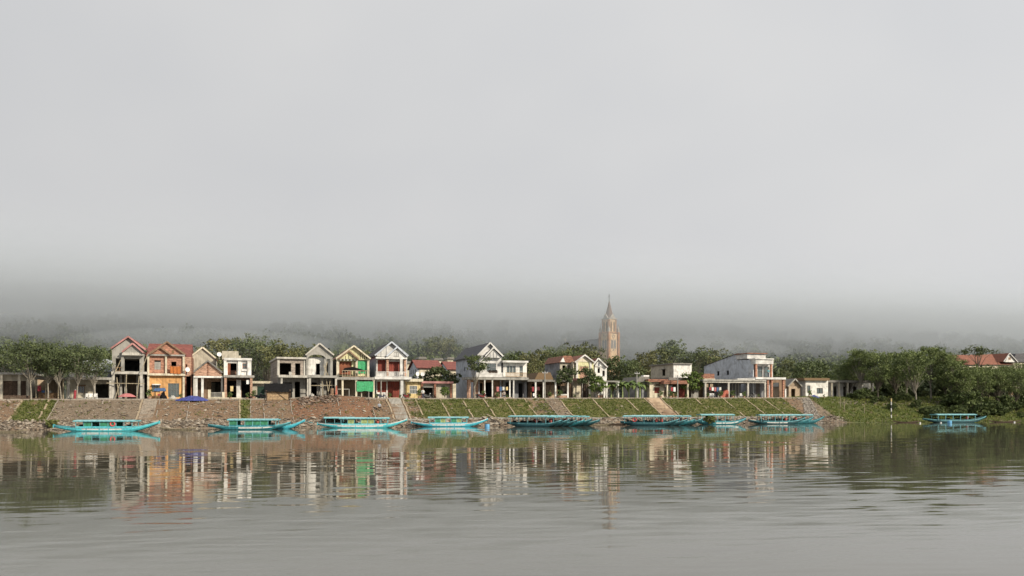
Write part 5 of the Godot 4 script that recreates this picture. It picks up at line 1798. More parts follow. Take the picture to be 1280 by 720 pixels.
	slab(M.roof_sheet, 529, 541, 483, 484.5, 0.1, 1.8, "awning")
	motorbike(spot(534, 12.0), TURN + 0.1, M.metal_dark, "black motorbike before the dark open bay")
	dish(place(along(521.5, 15), 15.0, street(hu) + fy(473.5)), TURN + 0.4, "left white satellite dish of the pair on the yellow house")
	dish(place(along(528.5, 15), 15.0, street(hu) + fy(473.5)), TURN - 0.3, "right white satellite dish of the pair on the yellow house")
	# two houses with red roofs further back, gable walls to the left
	for s in [[522, 40.0, 509.5, 449.0, 552, "blue-grey gable wall house with long red roof behind the yellow house", 469], [560, 44.0, 553, 451.0, 584, "second red-roofed house half hidden by the white house with slate roof", 468]]:
		house("red_roof_house", s[5], "house", s[0], s[1])
		var d := 9.0
		var xl := fx(s[0])
		var xr := fx(s[4])
		var ye := fy(s[3] + 9.0)
		var yr := fy(s[3])
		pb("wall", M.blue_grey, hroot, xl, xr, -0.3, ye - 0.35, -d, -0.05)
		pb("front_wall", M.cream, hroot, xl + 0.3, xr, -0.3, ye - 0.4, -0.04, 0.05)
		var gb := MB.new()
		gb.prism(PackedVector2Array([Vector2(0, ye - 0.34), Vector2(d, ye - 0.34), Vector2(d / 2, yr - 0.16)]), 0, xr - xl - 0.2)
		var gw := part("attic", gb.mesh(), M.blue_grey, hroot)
		gw.rotation.y = PI / 2
		gw.position = Vector3(xl + 0.1, 0.0, 0)
		var r := MB.new()
		for sl in [0, 1]:
			var za := 0.5 if sl == 0 else -d - 0.5
			r.flat(Vector3(xl - 0.3, ye - 0.3, za), Vector3(xr + 0.3, ye - 0.3, za), Vector3(xr + 0.3, yr + 0.1, -d / 2), Vector3(xl - 0.3, yr + 0.1, -d / 2), Vector3(0, -9, -d / 2))
			r.flat(Vector3(xl - 0.3, ye - 0.42, za), Vector3(xr + 0.3, ye - 0.42, za), Vector3(xr + 0.3, yr - 0.02, -d / 2), Vector3(xl - 0.3, yr - 0.02, -d / 2), Vector3(0, 30, -d / 2))
		part("roof", r.mesh(), M.tile_red, hroot)
		for k in 3:
			pb("window", M.glass, hroot, xl - 0.02, xl + 0.05, fy(466), fy(461), -2.5 - k * 2.2, -1.9 - k * 2.2)
	# pale low buildings on the first rise
	for s in [[528, 446.5, 14, 0], [548, 448, 16, 1], [563, 447, 13, 2], [512, 452, 12, 3], [577, 451, 10, 4]]:
		house("distant_low_house", "tiny pale low house among trees on the first rise", "house", s[0], 78.0 + s[3] * 3, "pale houses on the rise")
		var h := fy(s[1] + 2.0)
		var w: float = s[2] * 0.12
		pb("wall", M.cream, hroot, -w / 2, w / 2, -0.3, h, -4, 0)
		var r := MB.new()
		r.prism(PackedVector2Array([Vector2(-w / 2 - 0.3, h - 0.05), Vector2(w / 2 + 0.3, h - 0.05), Vector2(w / 2, h + 0.5), Vector2(-w / 2, h + 0.5)]), -4.4, 0.4)
		part("roof", r.mesh(), M.roof_sheet, hroot)

	# white house with slate roof and annex
	house("white_slate_house", "tall white gabled house with slate-grey roof and shaded porch", "house", 612, 15.0)
	front("upper_wall", M.white_clean, 599, 626.5, 444, 471, 0, [[608.5, 620, 454, 464.5]])
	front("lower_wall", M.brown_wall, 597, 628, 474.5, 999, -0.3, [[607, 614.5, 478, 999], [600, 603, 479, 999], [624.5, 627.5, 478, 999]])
	shell(M.blue_grey, 598.5, 627, 445, 16.0, [447, 473], 0.0, null, [[-5.0, -4.1, fy(462), fy(456)], [-10.0, -9.1, fy(462), fy(456)]])  # side walls tinted blue-grey, the shade away from the sun painted in
	gable("gable_wall", M.white_clean, [[599, 445.5], [626.5, 445.5], [626.5, 443.6], [612.8, 429.6], [599, 443.8]], -0.18, 0.0)
	gable("front_gable", M.white_clean, [[608, 447], [627, 447], [617.2, 436]], 0.02, 0.8)
	pitched(M.tile_grey, M.white_clean, [596.5, 445], [612.7, 428.4], [628.5, 444.5], -16.5, 0.5)
	pitched(M.tile_grey, M.white_clean, [606.5, 445.6], [617.2, 434], [629, 445], -2, 1.1)
	for k in 3:
		bx("timber_strip", M.grey_wall, 612.5 + k * 4.0, 613.2 + k * 4.0, 441.5 - (1.5 if k == 1 else 0.0), 446.8, 0.8, 0.84)
	window(608.5, 620, 454, 464.5, -0.04, M.grey_wall, M.pane, 4, 2)
	bx("balcony_front", M.white_clean, 595, 628.3, 465.5, 471.2, 0.9, 1.1)
	slab(M.concrete, 583, 661, 471.6, 474.6, -0.28, 2.9, "porch_roof")
	porch_posts(M.white, [606, 615.6, 637.4, 642.2], 474.6, 2.7, 0.2)
	porch_posts(M.brick_pale, [587], 474.6, 2.7, 0.4)
	front("porch_side_wall", M.brick_pale, 584, 598, 474.6, 999, -0.2, [[588, 592, 478, 999]])
	bx("porch_step", M.sand_wall, 600, 640, 496.5, 999, 0.2, 3.0)
	door(M.wood, 616.5, 623.5, 477, 999, -0.3, 2)
	var pots := thing("balcony_flowers", "dark flower boxes on the balcony of the white slate-roofed house", "plants", hroot.position, TURN)
	for k in 3:
		var b := MB.new()
		rng.seed = 90 + k
		var c0 := Vector3(fx(612.5 + k * 3.8, 1.0), fy(464.6, 1.0), 1.0)
		for q in 3:
			clump(b, c0 + Vector3(rng.randf_range(-0.15, 0.15), 0.1, 0), 0.3, 40, 0.1, Color(0.02, 0.03, 0.015), Color(0.08, 0.05, 0.05))
		part("plant", b.mesh(), M.leaf, pots)
		pb("flower_box", M.wood_dark, pots, c0.x - 0.24, c0.x + 0.24, c0.y - 0.22, c0.y - 0.02, 0.88, 1.12)
	house("white_annex", "flat-roofed pale annex with tan balcony rail beside the white slate-roofed house", "house", 644, 15.2)
	front("upper_wall", M.white, 629, 658.5, 453, 471.5, 0, [[633, 645, 457, 466.5], [649, 654, 457, 471]])
	front("lower_wall", M.grey_wall, 629, 658.5, 475, 999, 0, [[632, 640, 478, 999], [648, 653.5, 479, 999]])
	shell(M.grey_wall, 628.8, 659, 453, 9.0, [455, 473])
	slab(M.white_clean, 628.5, 660.5, 450.8, 453.2, -9.2, 1.2, "roof_slab")
	window(633, 645, 457, 466.5, -0.04, M.white, M.pane, 3, 1)
	window(649, 654, 457, 471, -0.04, M.white, M.pane, 1, 2, "glazed_door")
	rail(M.wood_pale, 632, 659, 465.8, 471.3, 1.1, 0.2)
	col(M.grey_wall, 657, 474.6, 1.0, 0.4)
	chair(spot(668.5, 11.2), TURN + 0.5, M.plastic_white, "white plastic chair standing alone on the bank edge by the row of dark porches")
	motorbike(spot(603, 11.3), TURN, M.moto_red, "red motorbike under the slender tree")
	motorbike(spot(598.5, 11.8), TURN + 0.4, M.metal_dark, "black motorbike beside the trunk of the slender tree")

func make_houses_east() -> void:
	# row of open porches
	house("porch_row", "row of dark open shop porches with thin white columns", "shops", 686, 15.0)
	front("back_wall", M.brown_wall, 660, 714, 477, 999, -1.5, [[663, 669, 480, 999], [673, 678, 480, 999], [697, 708, 482, 494]])
	shell(M.sand_wall, 660, 714, 476.5, 7.0, [478.5], -1.5)
	slab(M.roof_sheet, 659.5, 716, 474.6, 477.2, -7.0, 2.9, "porch_roof")
	porch_posts(M.white, [669.6, 679.6, 694.6, 710], 477.2, 2.7, 0.26)
	porch_posts(M.wood, [664, 688], 477.2, 1.5, 0.14)
	bx("parapet", M.white, 694.8, 710, 492.5, 494.2, 2.5, 2.66)
	bx("brick_apron", M.brick_pale, 695, 709.8, 494.3, 999, 2.4, 2.6)
	bx("panel", M.sand_wall, 682, 693, 481, 999, -1.4, -1.3)
	bx("bench", M.wood, 684, 692, 492, 494, 0.4, 1.0)
	house("thatched_shed", "rust-brown thatched shed roof above the porch row", "shed", 681, 20.0)
	front("wall", M.wood, 671, 691, 473.5, 999, 0)
	gable("roof", M.thatch, [[668.5, 474.5], [673, 465.8], [688, 465.5], [692, 474.5]], -5, 0.5)
	pole_wire(spot(681, 11.8), fy(466), "slim pole rising in front of the porch row")

	# cream villa overgrown by plants
	house("cream_villa", "ornate cream and pale green villa with brick window panel, half overgrown", "house", 731, 17.0)
	front("upper_wall", M.lime, 719.5, 742, 452, 474, 0, [[724.3, 735, 458, 473]])
	front("lower_wall", M.cream, 716, 743, 476, 999, 0, [[726, 735.5, 480, 999], [713, 715.5, 482, 999]])
	shell(M.cream_old, 717, 742.5, 452, 10.0, [454, 475])
	gable("gable_wall", M.cream, [[720.5, 452.5], [741, 452.5], [731, 444.8]], -0.18, 0.1)
	pitched(M.tile_old, M.white_clean, [718.5, 453], [731, 443.8], [743.5, 453], -10, 0.5)
	bx("brick_panel", M.brick_pale, 724.3, 735, 458, 473, -0.16, -0.08)
	for x in [721.5, 738.5]:
		col(M.white, x, 453, 0.2, 0.36, 474)
	slab(M.pink, 719, 739, 473, 475.6, -0.1, 1.4, "balcony_slab")
	col(M.white, 737.5, 475.6, 1.2, 0.24)
	col(M.concrete, 728, 475.6, 1.2, 0.14)
	door(M.wood_dark, 726, 735.5, 480, 999, -0.06, 2)
	front("left_wing", M.cream_old, 700, 717, 453, 999, -1.5, [[703, 707, 457, 465], [710, 715, 457, 466]])
	shell(M.grey_wall, 700, 717, 453, 8, [455], -1.5)
	gable("wing_roof", M.tile_rust, [[699, 453.5], [704.5, 445.2], [714, 445], [718, 453.5]], -9, -1.0)
	gable("wing_gable", M.white, [[700.5, 453], [706.5, 453], [704, 447]], -1.0, -0.9)
	front("right_wing", M.white, 743.5, 758.5, 457.5, 999, -0.8, [[747, 750, 459, 466], [753, 756, 463, 470]])
	shell(M.cream_old, 743.5, 758.5, 457.5, 8, [459], -0.8)
	gable("right_gable", M.white, [[743.5, 457.8], [757, 457.8], [748, 449]], -0.98, -0.6)
	pitched(M.tile_old, M.white_clean, [741.5, 456], [747.8, 447.5], [759.5, 458.5], -9, -0.3)
	bx("attic_window", M.glass, 747.6, 749.6, 453.5, 457, -0.6, -0.57)
	# bare columns with a beam
	house("bare_column_frame", "bare pale columns joined by a concrete beam among banana plants", "frame", 764, 13.5)
	slab(M.concrete, 753, 774.5, 475.8, 477.6, -3.4, 0.3, "beam")
	porch_posts(M.white, [755.4, 758.6, 773], 477.6, 0.15, 0.28)
	porch_posts(M.concrete, [760.5, 771], 477.6, -2.8, 0.24)
	bx("brick_stack", M.brick_pale, 748, 755, 494, 999, -1.4, -0.6)

	# small cream house with red window, red porch
	house("small_cream_house", "small cream house with pink roof edge and red shuttered window", "house", 821, 14.5)
	front("front_wall", M.cream, 812, 830, 477, 999, 0, [[818, 824.5, 484, 491.5]])
	shell(M.cream, 812, 830, 477, 7, [479])
	slab(M.tile_rust, 810.5, 835, 474, 477.3, -7.2, 0.8, "roof_edge")
	door(M.red_door, 818, 824.5, 484, 491.5, -0.04, 2, "shutter")
	gable("ornament", M.wood_dark, [[816.5, 482.4], [826, 482.4], [824, 480.5], [821, 479.6], [818.5, 480.6]], 0.0, 0.05)
	house("grey_lean_to", "grey lean-to with white gable patch beside the small cream house", "shed", 804, 15.5)
	front("front_wall", M.grey_wall, 797, 811, 477, 999, 0, [[798.5, 802, 483, 999], [806.5, 809.5, 482, 490]])
	shell(M.grey_wall, 797, 811, 477, 6, [479])
	gable("roof", M.roof_sheet, [[796, 477.4], [799, 471], [811.5, 470.5], [812, 477.2]], -6, 0.5)
	bx("white_tank", M.plastic_white, 804.5, 811.5, 469, 473, -2.5, -1.5)
	bx("white_post", M.white, 795.6, 797.2, 480, 999, 0.6, 0.9)
	house("red_porch_shop", "dark open shop under a rust-red porch roof", "shop", 850, 15.0)
	front("back_wall", M.sand_wall, 831, 872, 478, 999, -3.0)
	shell(M.sand_wall, 831, 872, 477, 7.0, [479], -1.0)
	var rp := gable("porch_roof", M.tile_rust, [[829.5, 480], [831, 475.6], [858, 475.6], [860, 480]], -2.0, 2.4)
	slab(M.roof_sheet, 836, 873, 472, 475.2, -8.0, 0.0, "main_roof")
	porch_posts(M.cream, [834.5, 860], 479.8, 2.1, 0.3)
	bx("white_panel", M.white, 836, 840.5, 482, 999, -1.4, -1.2)
	bx("red_cabinet", M.red_door, 849, 856, 485.5, 999, -0.6, 0.0)
	bx("counter", M.wood, 841, 848, 491.5, 999, -0.5, 0.3)
	bx("grey_side_wall", M.concrete, 864, 873, 477.5, 999, -0.1, 0.1)
	pole_wire(spot(847, 11.4), fy(470), "utility pole before the red porch shop")
	pole_wire(spot(796, 11.6), fy(466), "utility pole beside the banana plants")
	dish(place(along(831, 14), 14.0, street(hu) + 1.6), TURN + 0.5, "white satellite dish standing low by the small cream house")
	# beige box house behind
	house("beige_box_house", "plain beige box house with flat roof rising behind the red porch", "house", 853, 22.0)
	front("front_wall", M.white, 842, 864.5, 455, 999, 0)
	shell(M.cream_old, 842, 864.5, 455, 9.5, [457], 0.0, null, [[-4.6, -3.4, fy(469), fy(461)]])
	slab(M.roof_sheet, 841.2, 865.5, 453.8, 455.2, -9.7, 0.4, "roof_slab")
	pb("window_hood", M.concrete, hroot, fx(842) - 0.5, fx(842) - 0.005, fy(460.8), fy(460), -4.9, -3.1)

	# big grey side-walled house
	house("grey_sided_house", "tall narrow house with long blank grey side wall and white cornice", "house", 955, 16.0)
	front("upper_wall", M.white_clean, 945, 966, 455, 472, -0.8, [[947, 953, 458, 471.5], [955.5, 961, 458, 471.5]])
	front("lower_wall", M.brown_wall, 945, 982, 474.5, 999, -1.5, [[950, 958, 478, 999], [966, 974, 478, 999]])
	var x0 := fx(945)
	var x1 := fx(966)
	var sw := MB.new()   # side walls that climb in a slope towards the street
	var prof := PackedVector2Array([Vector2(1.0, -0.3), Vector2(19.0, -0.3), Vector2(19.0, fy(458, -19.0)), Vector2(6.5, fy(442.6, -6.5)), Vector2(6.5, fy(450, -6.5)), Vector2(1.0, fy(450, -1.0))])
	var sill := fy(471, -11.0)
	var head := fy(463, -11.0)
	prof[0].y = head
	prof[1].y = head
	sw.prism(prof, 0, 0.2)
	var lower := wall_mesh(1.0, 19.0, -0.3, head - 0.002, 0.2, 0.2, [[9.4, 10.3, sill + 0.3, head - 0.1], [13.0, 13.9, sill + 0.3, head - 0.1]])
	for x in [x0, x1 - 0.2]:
		var o := part("side_wall", sw.mesh(), M.blue_grey, hroot)  # shade of the sunless side is part of this wall colour
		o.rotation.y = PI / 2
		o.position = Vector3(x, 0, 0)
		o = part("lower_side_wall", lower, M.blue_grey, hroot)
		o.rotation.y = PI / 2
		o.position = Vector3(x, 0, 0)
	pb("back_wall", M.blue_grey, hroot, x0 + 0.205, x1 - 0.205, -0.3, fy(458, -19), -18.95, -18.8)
	var rs := MB.new()
	rs.flat(Vector3(x0 - 0.2, fy(458, -19) + 0.05, -19.2), Vector3(x1 + 0.2, fy(458, -19) + 0.05, -19.2), Vector3(x1 + 0.2, fy(442.6, -6.5) + 0.1, -6.3), Vector3(x0 - 0.2, fy(442.6, -6.5) + 0.1, -6.3), Vector3(0, -9, -9))
	part("roof", rs.mesh(), M.roof_sheet, hroot)
	pb("ceiling", M.concrete, hroot, x0 + 0.21, x1 - 0.21, fy(455, -1) - 0.1, fy(455, -1) + 0.1, -18, -1.0)
	pb("ceiling", M.concrete, hroot, x0 + 0.21, x1 - 0.21, fy(473, -1) - 0.1, fy(473, -1) + 0.1, -18, -1.7)
	pb("stair_head", M.white_clean, hroot, x0 - 0.25, x1 + 0.2, fy(449.5, -6), fy(443.6, -6), -6.45, -2.6)
	pb("stair_head_roof", M.tile_rust, hroot, x0 - 0.5, x1 + 0.4, fy(443.5, -6), fy(442.6, -6), -6.8, -2.2)
	slab(M.white_clean, 944.5, 966.8, 449, 455, -1.0, 0.6, "cornice")
	slab(M.white_clean, 943.8, 967.6, 448, 449.1, -1.2, 0.9, "cornice_lip")
	pb("side_lamp", M.white_clean, hroot, x0 - 0.06, x0 - 0.003, fy(466, -1.5), fy(461, -1.5), -2.0, -1.8)
	window(947, 953, 458, 471.5, -0.86, M.wood_dark, M.pane, 1, 2, "glazed_door")
	window(955.5, 961, 458, 471.5, -0.86, M.wood_dark, M.pane, 1, 2, "glazed_door")
	for x in [945.6, 964.4]:
		col(M.brick, x, 455, 0.5, 0.34, 472)
	slab(M.white_clean, 945, 982.5, 471.6, 474.2, -1.3, 2.8, "balcony_slab")
	porch_posts(M.brick, [960.2, 965.3, 979.6], 474.2, 2.5, 0.36)
	porch_posts(M.white, [982], 486, 2.6, 0.3)
	bx("terrace", M.concrete_light, 945, 984, 497, 999, -1.4, 2.8)
	house("long_porch", "long open porch with pale beam and columns below the grey side wall", "porch", 918, 15.0)
	slab(M.concrete, 879, 958, 474.6, 476.6, -5.0, 3.0, "roof_sheet")
	slab(M.concrete_light, 879, 957.5, 476.6, 478.6, 2.5, 2.8, "beam")
	slab(M.white_clean, 922, 944, 473, 474.5, 0.5, 2.0, "upstand")
	porch_posts(M.concrete_light, [882, 911, 935.3, 956.6], 478.6, 2.75, 0.34)
	porch_posts(M.concrete, [887, 898, 915.5, 919.5, 923], 478.6, -0.8, 0.26)
	front("back_wall", M.grey_wall, 879, 958, 477, 999, -2.5, [[881, 892, 480, 999], [926, 933, 480, 999], [937, 942, 480, 999]])
	shell(M.sand_wall, 879, 958, 476.5, 4.5, [], -2.5)
	slab(M.tile_rust, 879, 893, 467.5, 473.5, -4.0, -1.0, "old_tile_roof")
	slab(M.cream, 879, 894, 473.6, 474.4, -4.0, -0.6, "tile_roof_edge")
	house("red_tarp_screen", "red tarpaulin draped over a low frame at the long porch", "tarp", 907, 12.2)
	gable("sheet", M.tarp_red, [[902, 497.5], [904.5, 490.5], [908.5, 487.3], [910.8, 488.5], [911, 497.5]], -0.6, 0.1)
	motorbike(spot(940, 12.4), TURN + 0.4, M.metal_dark, "grey motorbike parked inside the long porch")
	for s in [[892, "second white plastic chair of the pair under the long porch"], [889, "first white plastic chair of the pair under the long porch"]]:
		chair(spot(s[0], 13.0), TURN, M.plastic_white, s[1])
	chair(spot(927, 12.6), TURN, M.plastic_white, "white plastic chair beside the middle column of the long porch")
	# hut and white house towards the grove
	house("brick_hut", "small dun brick hut with grey pitched roof beside the white balcony", "hut", 993, 18.0)
	front("front_wall", M.sand_wall, 986, 1001, 482, 999, 0, [[989, 994, 486, 999]])
	shell(M.sand_wall, 986, 1001, 482, 5, [484])
	gable("gable_wall", M.sand_wall, [[986.5, 482.2], [1000.5, 482.2], [994, 474.5]], -0.18, 0.05)
	pitched(M.roof_sheet, M.concrete, [984.5, 483], [994, 473.5], [1002.5, 483], -5, 0.5)
	house("white_cottage", "white weathered cottage with dark square windows at the end of the street", "house", 1021, 17.0)
	front("front_wall", M.white, 1007, 1035, 475.5, 999, 0, [[1009, 1013, 482, 491], [1021, 1028.5, 485, 492]])
	shell(M.white, 1007, 1035, 475.5, 8, [478])
	slab(M.thatch, 1005.5, 1037, 472.5, 475.6, -8.3, 0.7, "roof")
	window(1009, 1013, 482, 491, -0.04, M.wood_dark, M.pane, 1, 2)
	window(1021, 1028.5, 485, 492, -0.04, M.wood_dark, M.pane, 2, 1)
	house("pale_verandah", "long pale verandah with posts half hidden by the grove", "house", 1062, 19.0)
	front("front_wall", M.white, 1036, 1092, 478, 999, -2.0, [[1042, 1046, 483, 999], [1054, 1058, 483, 999], [1066, 1071, 483, 999], [1079, 1085, 484, 491]])
	shell(M.cream_old, 1036, 1092, 478, 7, [480], -2.0)
	slab(M.roof_sheet, 1034.5, 1093, 475.5, 478.2, -9.2, 1.0, "roof")
	porch_posts(M.cream_old, [1040, 1049, 1060, 1074, 1090], 478.2, 0.8, 0.26)
	mound("blue_sheet_heap", "small heap under blue sheeting before the white cottage", "tarp", spot(1017, 12.0), TURN, 1.5, 0.7, 0.55, M.tarp_blue, 33)
	# far house with long tiled roof
	house("long_red_roof_house", "big house with long red tiled roof and white gable above the grove", "house", 1233, 55.0)
	var xa := fx(1204)
	var xb := fx(1266)
	pb("wall", M.cream, hroot, xa + 0.5, xb - 0.5, -0.3, fy(456), -9.5, -0.6)
	var r := MB.new()
	r.flat(Vector3(xa, fy(456.5), 0), Vector3(xb, fy(455), 0), Vector3(xb, fy(441.5, -5), -5), Vector3(xa, fy(444.8, -5), -5), Vector3(0, -9, -5))
	r.flat(Vector3(xa, fy(456.5), -10), Vector3(xb, fy(455), -10), Vector3(xb, fy(441.5, -5), -5), Vector3(xa, fy(444.8, -5), -5), Vector3(0, -9, -5))
	part("roof", r.mesh(), M.tile_old, hroot)
	gable("gable", M.white, [[1256, 452], [1271, 452], [1262, 441.8]], -0.3, 0.6)
	bx("gable_vent", M.brown_wall, 1260.5, 1263.5, 446, 449, 0.6, 0.63)
	pitched(M.tile_old, M.white_clean, [1254.5, 451.5], [1262, 440.8], [1272.5, 452], -5, 0.9)
	house("blue_roof_neighbour", "house with slate-blue roof beside the long red tiled roof", "house", 1280, 60.0)
	pb("wall", M.cream, hroot, fx(1267), fx(1300), -0.3, fy(452), -9, 0)
	gable("roof", M.tile_grey, [[1265, 452.5], [1270, 442.3], [1296, 441], [1302, 452.5]], -9.4, 0.5)
	house("bank_stall", "small open stall with pale roof among bushes on the natural bank", "stall", 1271, 14.0)
	slab(M.concrete_light, 1262, 1284, 480.5, 481.8, -2.4, 0.6, "roof")
	porch_posts(M.bamboo, [1263.5, 1272, 1281], 481.8, 0.4, 0.14)
	bx("counter", M.wood_pale, 1264, 1281, 488.5, 494, -0.6, 0.1)
	bx("back_panel", M.cream_old, 1263, 1283, 482.5, 999, -2.3, -2.2)

# ---------------------------------------------------------------- church
func make_church() -> void:
	var d := 300.0
	var s := d / 1000.0
	var base := 10.0
	var t := thing("church", "tall ochre church tower with slate-brown spire and long nave roof", "church", afar(761.5, d, base), 0.62)
	var y := func(py: float) -> float: return height_at(py, d) - base
	var w := 2.35
	pb("tower_base", M.church_wall, t, -w, w, -6.0, y.call(417), -w, w)
	for x in [-w, w]:
		for z in [-w, w]:
			var b := MB.new()
			b.box(x - 0.45, x + 0.45, -6.0, y.call(415.5), z - 0.45, z + 0.45)
			part("buttress", b.mesh(), M.church_trim, t)
			b = MB.new()
			b.box(x - 0.34, x + 0.34, y.call(415.4), y.call(411), z - 0.34, z + 0.34)
			b.lathe([Vector2(0.4, y.call(411)), Vector2(0, y.call(405))], 4, Vector3(x, 0, z))
			part("pinnacle", b.mesh(), M.church_white, t)
	pb("string_course", M.church_trim, t, -w - 0.3, w + 0.3, y.call(417), y.call(416), -w - 0.3, w + 0.3)
	var q := 1.9
	pb("belfry", M.church_wall, t, -q, q, y.call(416), y.call(399.5), -q, q)
	pb("belfry_cornice", M.church_white, t, -q - 0.25, q + 0.25, y.call(399.4), y.call(398.2), -q - 0.25, q + 0.25)
	for face in 4:
		var holder := Node3D.new()
		holder.name = "tower_face"
		t.add_child(holder, true)
		holder.rotation.y = face * PI / 2
		for x in [-0.75, 0.75]:
			var b := MB.new()
			var y0: float = y.call(436)
			var y1: float = y.call(424.5)
			b.prism(PackedVector2Array([Vector2(x - 0.38, y0), Vector2(x + 0.38, y0), Vector2(x + 0.38, y1 - 0.6), Vector2(x, y1), Vector2(x - 0.38, y1 - 0.6)]), w, w + 0.03)
			part("lancet_window", b.mesh(), M.glass, holder)
			b = MB.new()
			y0 = y.call(415)
			y1 = y.call(402)
			b.prism(PackedVector2Array([Vector2(x - 0.36, y0), Vector2(x + 0.36, y0), Vector2(x + 0.36, y1 - 0.6), Vector2(x, y1), Vector2(x - 0.36, y1 - 0.6)]), q, q + 0.03)
			part("belfry_louvre", b.mesh(), M.wood, holder)
			pb("pilaster", M.church_trim, holder, x * 2.15 - 0.16, x * 2.15 + 0.16, y.call(416), y.call(400), q, q + 0.18)
		pb("pilaster", M.church_white, holder, -0.14, 0.14, y.call(439), y.call(424), w, w + 0.15)
		var rb := MB.new()
		rb.torus(Vector3(0, y.call(421), w + 0.05), Vector3(0, 0, 1), 0.55, 0.12, 16, 6)
		part("round_window", rb.mesh(), M.church_white, holder)
		var ga := MB.new()
		ga.prism(PackedVector2Array([Vector2(-1.5, y.call(399)), Vector2(1.5, y.call(399)), Vector2(0, y.call(392))]), q - 0.25, q + 0.12)
		part("spire_gablet", ga.mesh(), M.church_white, holder)
	var sp := MB.new()
	sp.lathe([Vector2(q * 0.98, y.call(398.2)), Vector2(q * 0.85, y.call(396.5)), Vector2(0.14, y.call(376))], 8)
	part("spire", sp.mesh(), M.spire, t)
	var cr := MB.new()
	cr.beam(Vector3(0, y.call(376.5), 0), Vector3(0, y.call(367.5), 0), 0.16, 0.16)
	cr.beam(Vector3(-0.7, y.call(370.5), 0), Vector3(0.7, y.call(370.5), 0), 0.14, 0.14)
	part("cross", cr.mesh(), M.metal_dark, t)
	# nave behind the tower, with side aisle pinnacle
	var nv := MB.new()
	nv.box(-4.6, 4.6, -6.0, y.call(436.5), -26.0, -w - 0.5)
	part("nave_wall", nv.mesh(), M.church_wall, t)
	nv = MB.new()
	nv.prism(PackedVector2Array([Vector2(-5.2, y.call(437)), Vector2(5.2, y.call(437)), Vector2(0, y.call(422))]), -26.4, -w - 0.4)
	part("nave_roof", nv.mesh(), M.tile_grey, t)
	nv = MB.new()
	nv.beam(Vector3(0, y.call(423), -26), Vector3(0, y.call(416.5), -26), 0.2, 0.2)
	nv.beam(Vector3(-0.6, y.call(418.5), -26), Vector3(0.6, y.call(418.5), -26), 0.16, 0.16)
	part("nave_cross", nv.mesh(), M.church_white, t)
	for x in [-4.2, 4.2]:
		var b := MB.new()
		b.box(x - 0.5, x + 0.5, -6.0, y.call(438), -w - 0.4, -w + 0.6)
		b.lathe([Vector2(0.6, y.call(438)), Vector2(0, y.call(432))], 4, Vector3(x, 0, -w + 0.1))
		part("aisle_pinnacle", b.mesh(), M.church_white, t)

# high cloud: grey, a little brighter overhead and towards the veiled sun, softly uneven all round
func overcast() -> ImageTexture:
	var f := FastNoiseLite.new()
	f.seed = 8
	f.frequency = 1.0
	f.fractal_octaves = 4
	var im := Image.create(512, 256, false, Image.FORMAT_RGBF)
	var veiled := Vector3(0.8, 0.56, 0.6).normalized()
	for y in 256:
		for x in 512:
			var el := PI * (0.5 - (y + 0.5) / 256.0)
			var az := TAU * (x + 0.5) / 512.0
			var d := Vector3(sin(az) * cos(el), sin(el), -cos(az) * cos(el))
			var n := 0.04 * f.get_noise_3d(d.x * 1.6 + 4.0, d.y * 3.2 + 2.0, d.z * 1.6) + 0.035 * f.get_noise_3d(d.x * 4.0 + 9.0, d.y * 7.0, d.z * 4.0)
			var k := 0.67 + 0.05 * maxf(0.0, sin(el)) + 0.1 * d.dot(veiled)
			k *= 1.0 + n
			var c := Color(k * 0.985, k, k * 1.03).lerp(Color(k, k, k), clampf(0.5 + n * 9.0, 0.0, 1.0))
			im.set_pixel(x, y, c if el > -0.02 else Color(0.22, 0.21, 0.19))
	return ImageTexture.create_from_image(im)

func make_air() -> void:
	# low cloud lying on the hillside: it thickens with height, layer within layer
	for k in CLOUD.size():
		var f := FogVolume.new()
		f.name = numbered("low_cloud")
		f.shape = RenderingServer.FOG_VOLUME_SHAPE_BOX
		var y0: float = CLOUD[k][0]
		var y1: float = CLOUD[k][2]
		f.size = Vector3(1500.0 - k * 2.0, y1 - y0, 520.0 - k * 2.0)
		f.position = place(40.0, CLOUD[k][3] + 260.0, (y0 + y1) / 2)
		f.rotation.y = TURN * CLOUD_TURN
		var m := FogMaterial.new()
		m.albedo = Color(0.94, 0.975, 1.0)
		m.density = CLOUD[k][1]
		f.material = m
		add_child(f)
		tag(f, "low grey cloud lying on the wooded hillside", "", "", "stuff")

	# torn wisps along the slope
	for w in [[-170.0, 165.0, 27.0, 150.0, 17.0], [-95.0, 178.0, 33.0, 120.0, 20.0], [-25.0, 225.0, 36.0, 120.0, 18.0], [70.0, 215.0, 30.0, 130.0, 22.0], [150.0, 190.0, 35.0, 160.0, 18.0], [-50.0, 160.0, 22.0, 90.0, 11.0], [125.0, 165.0, 24.0, 100.0, 12.0], [230.0, 180.0, 30.0, 150.0, 20.0], [-240.0, 190.0, 36.0, 140.0, 22.0]]:
		var f := FogVolume.new()
		f.name = numbered("low_cloud")
		f.shape = RenderingServer.FOG_VOLUME_SHAPE_ELLIPSOID
		f.size = Vector3(w[3], w[4], 70.0)
		f.position = place(w[0], w[1], w[2])
		f.rotation.y = TURN
		var m := FogMaterial.new()
		m.albedo = Color(0.94, 0.975, 1.0)
		m.density = 0.011
		f.material = m
		add_child(f)
		tag(f, "torn wisp of mist hanging on the wooded hillside", "", "", "stuff")

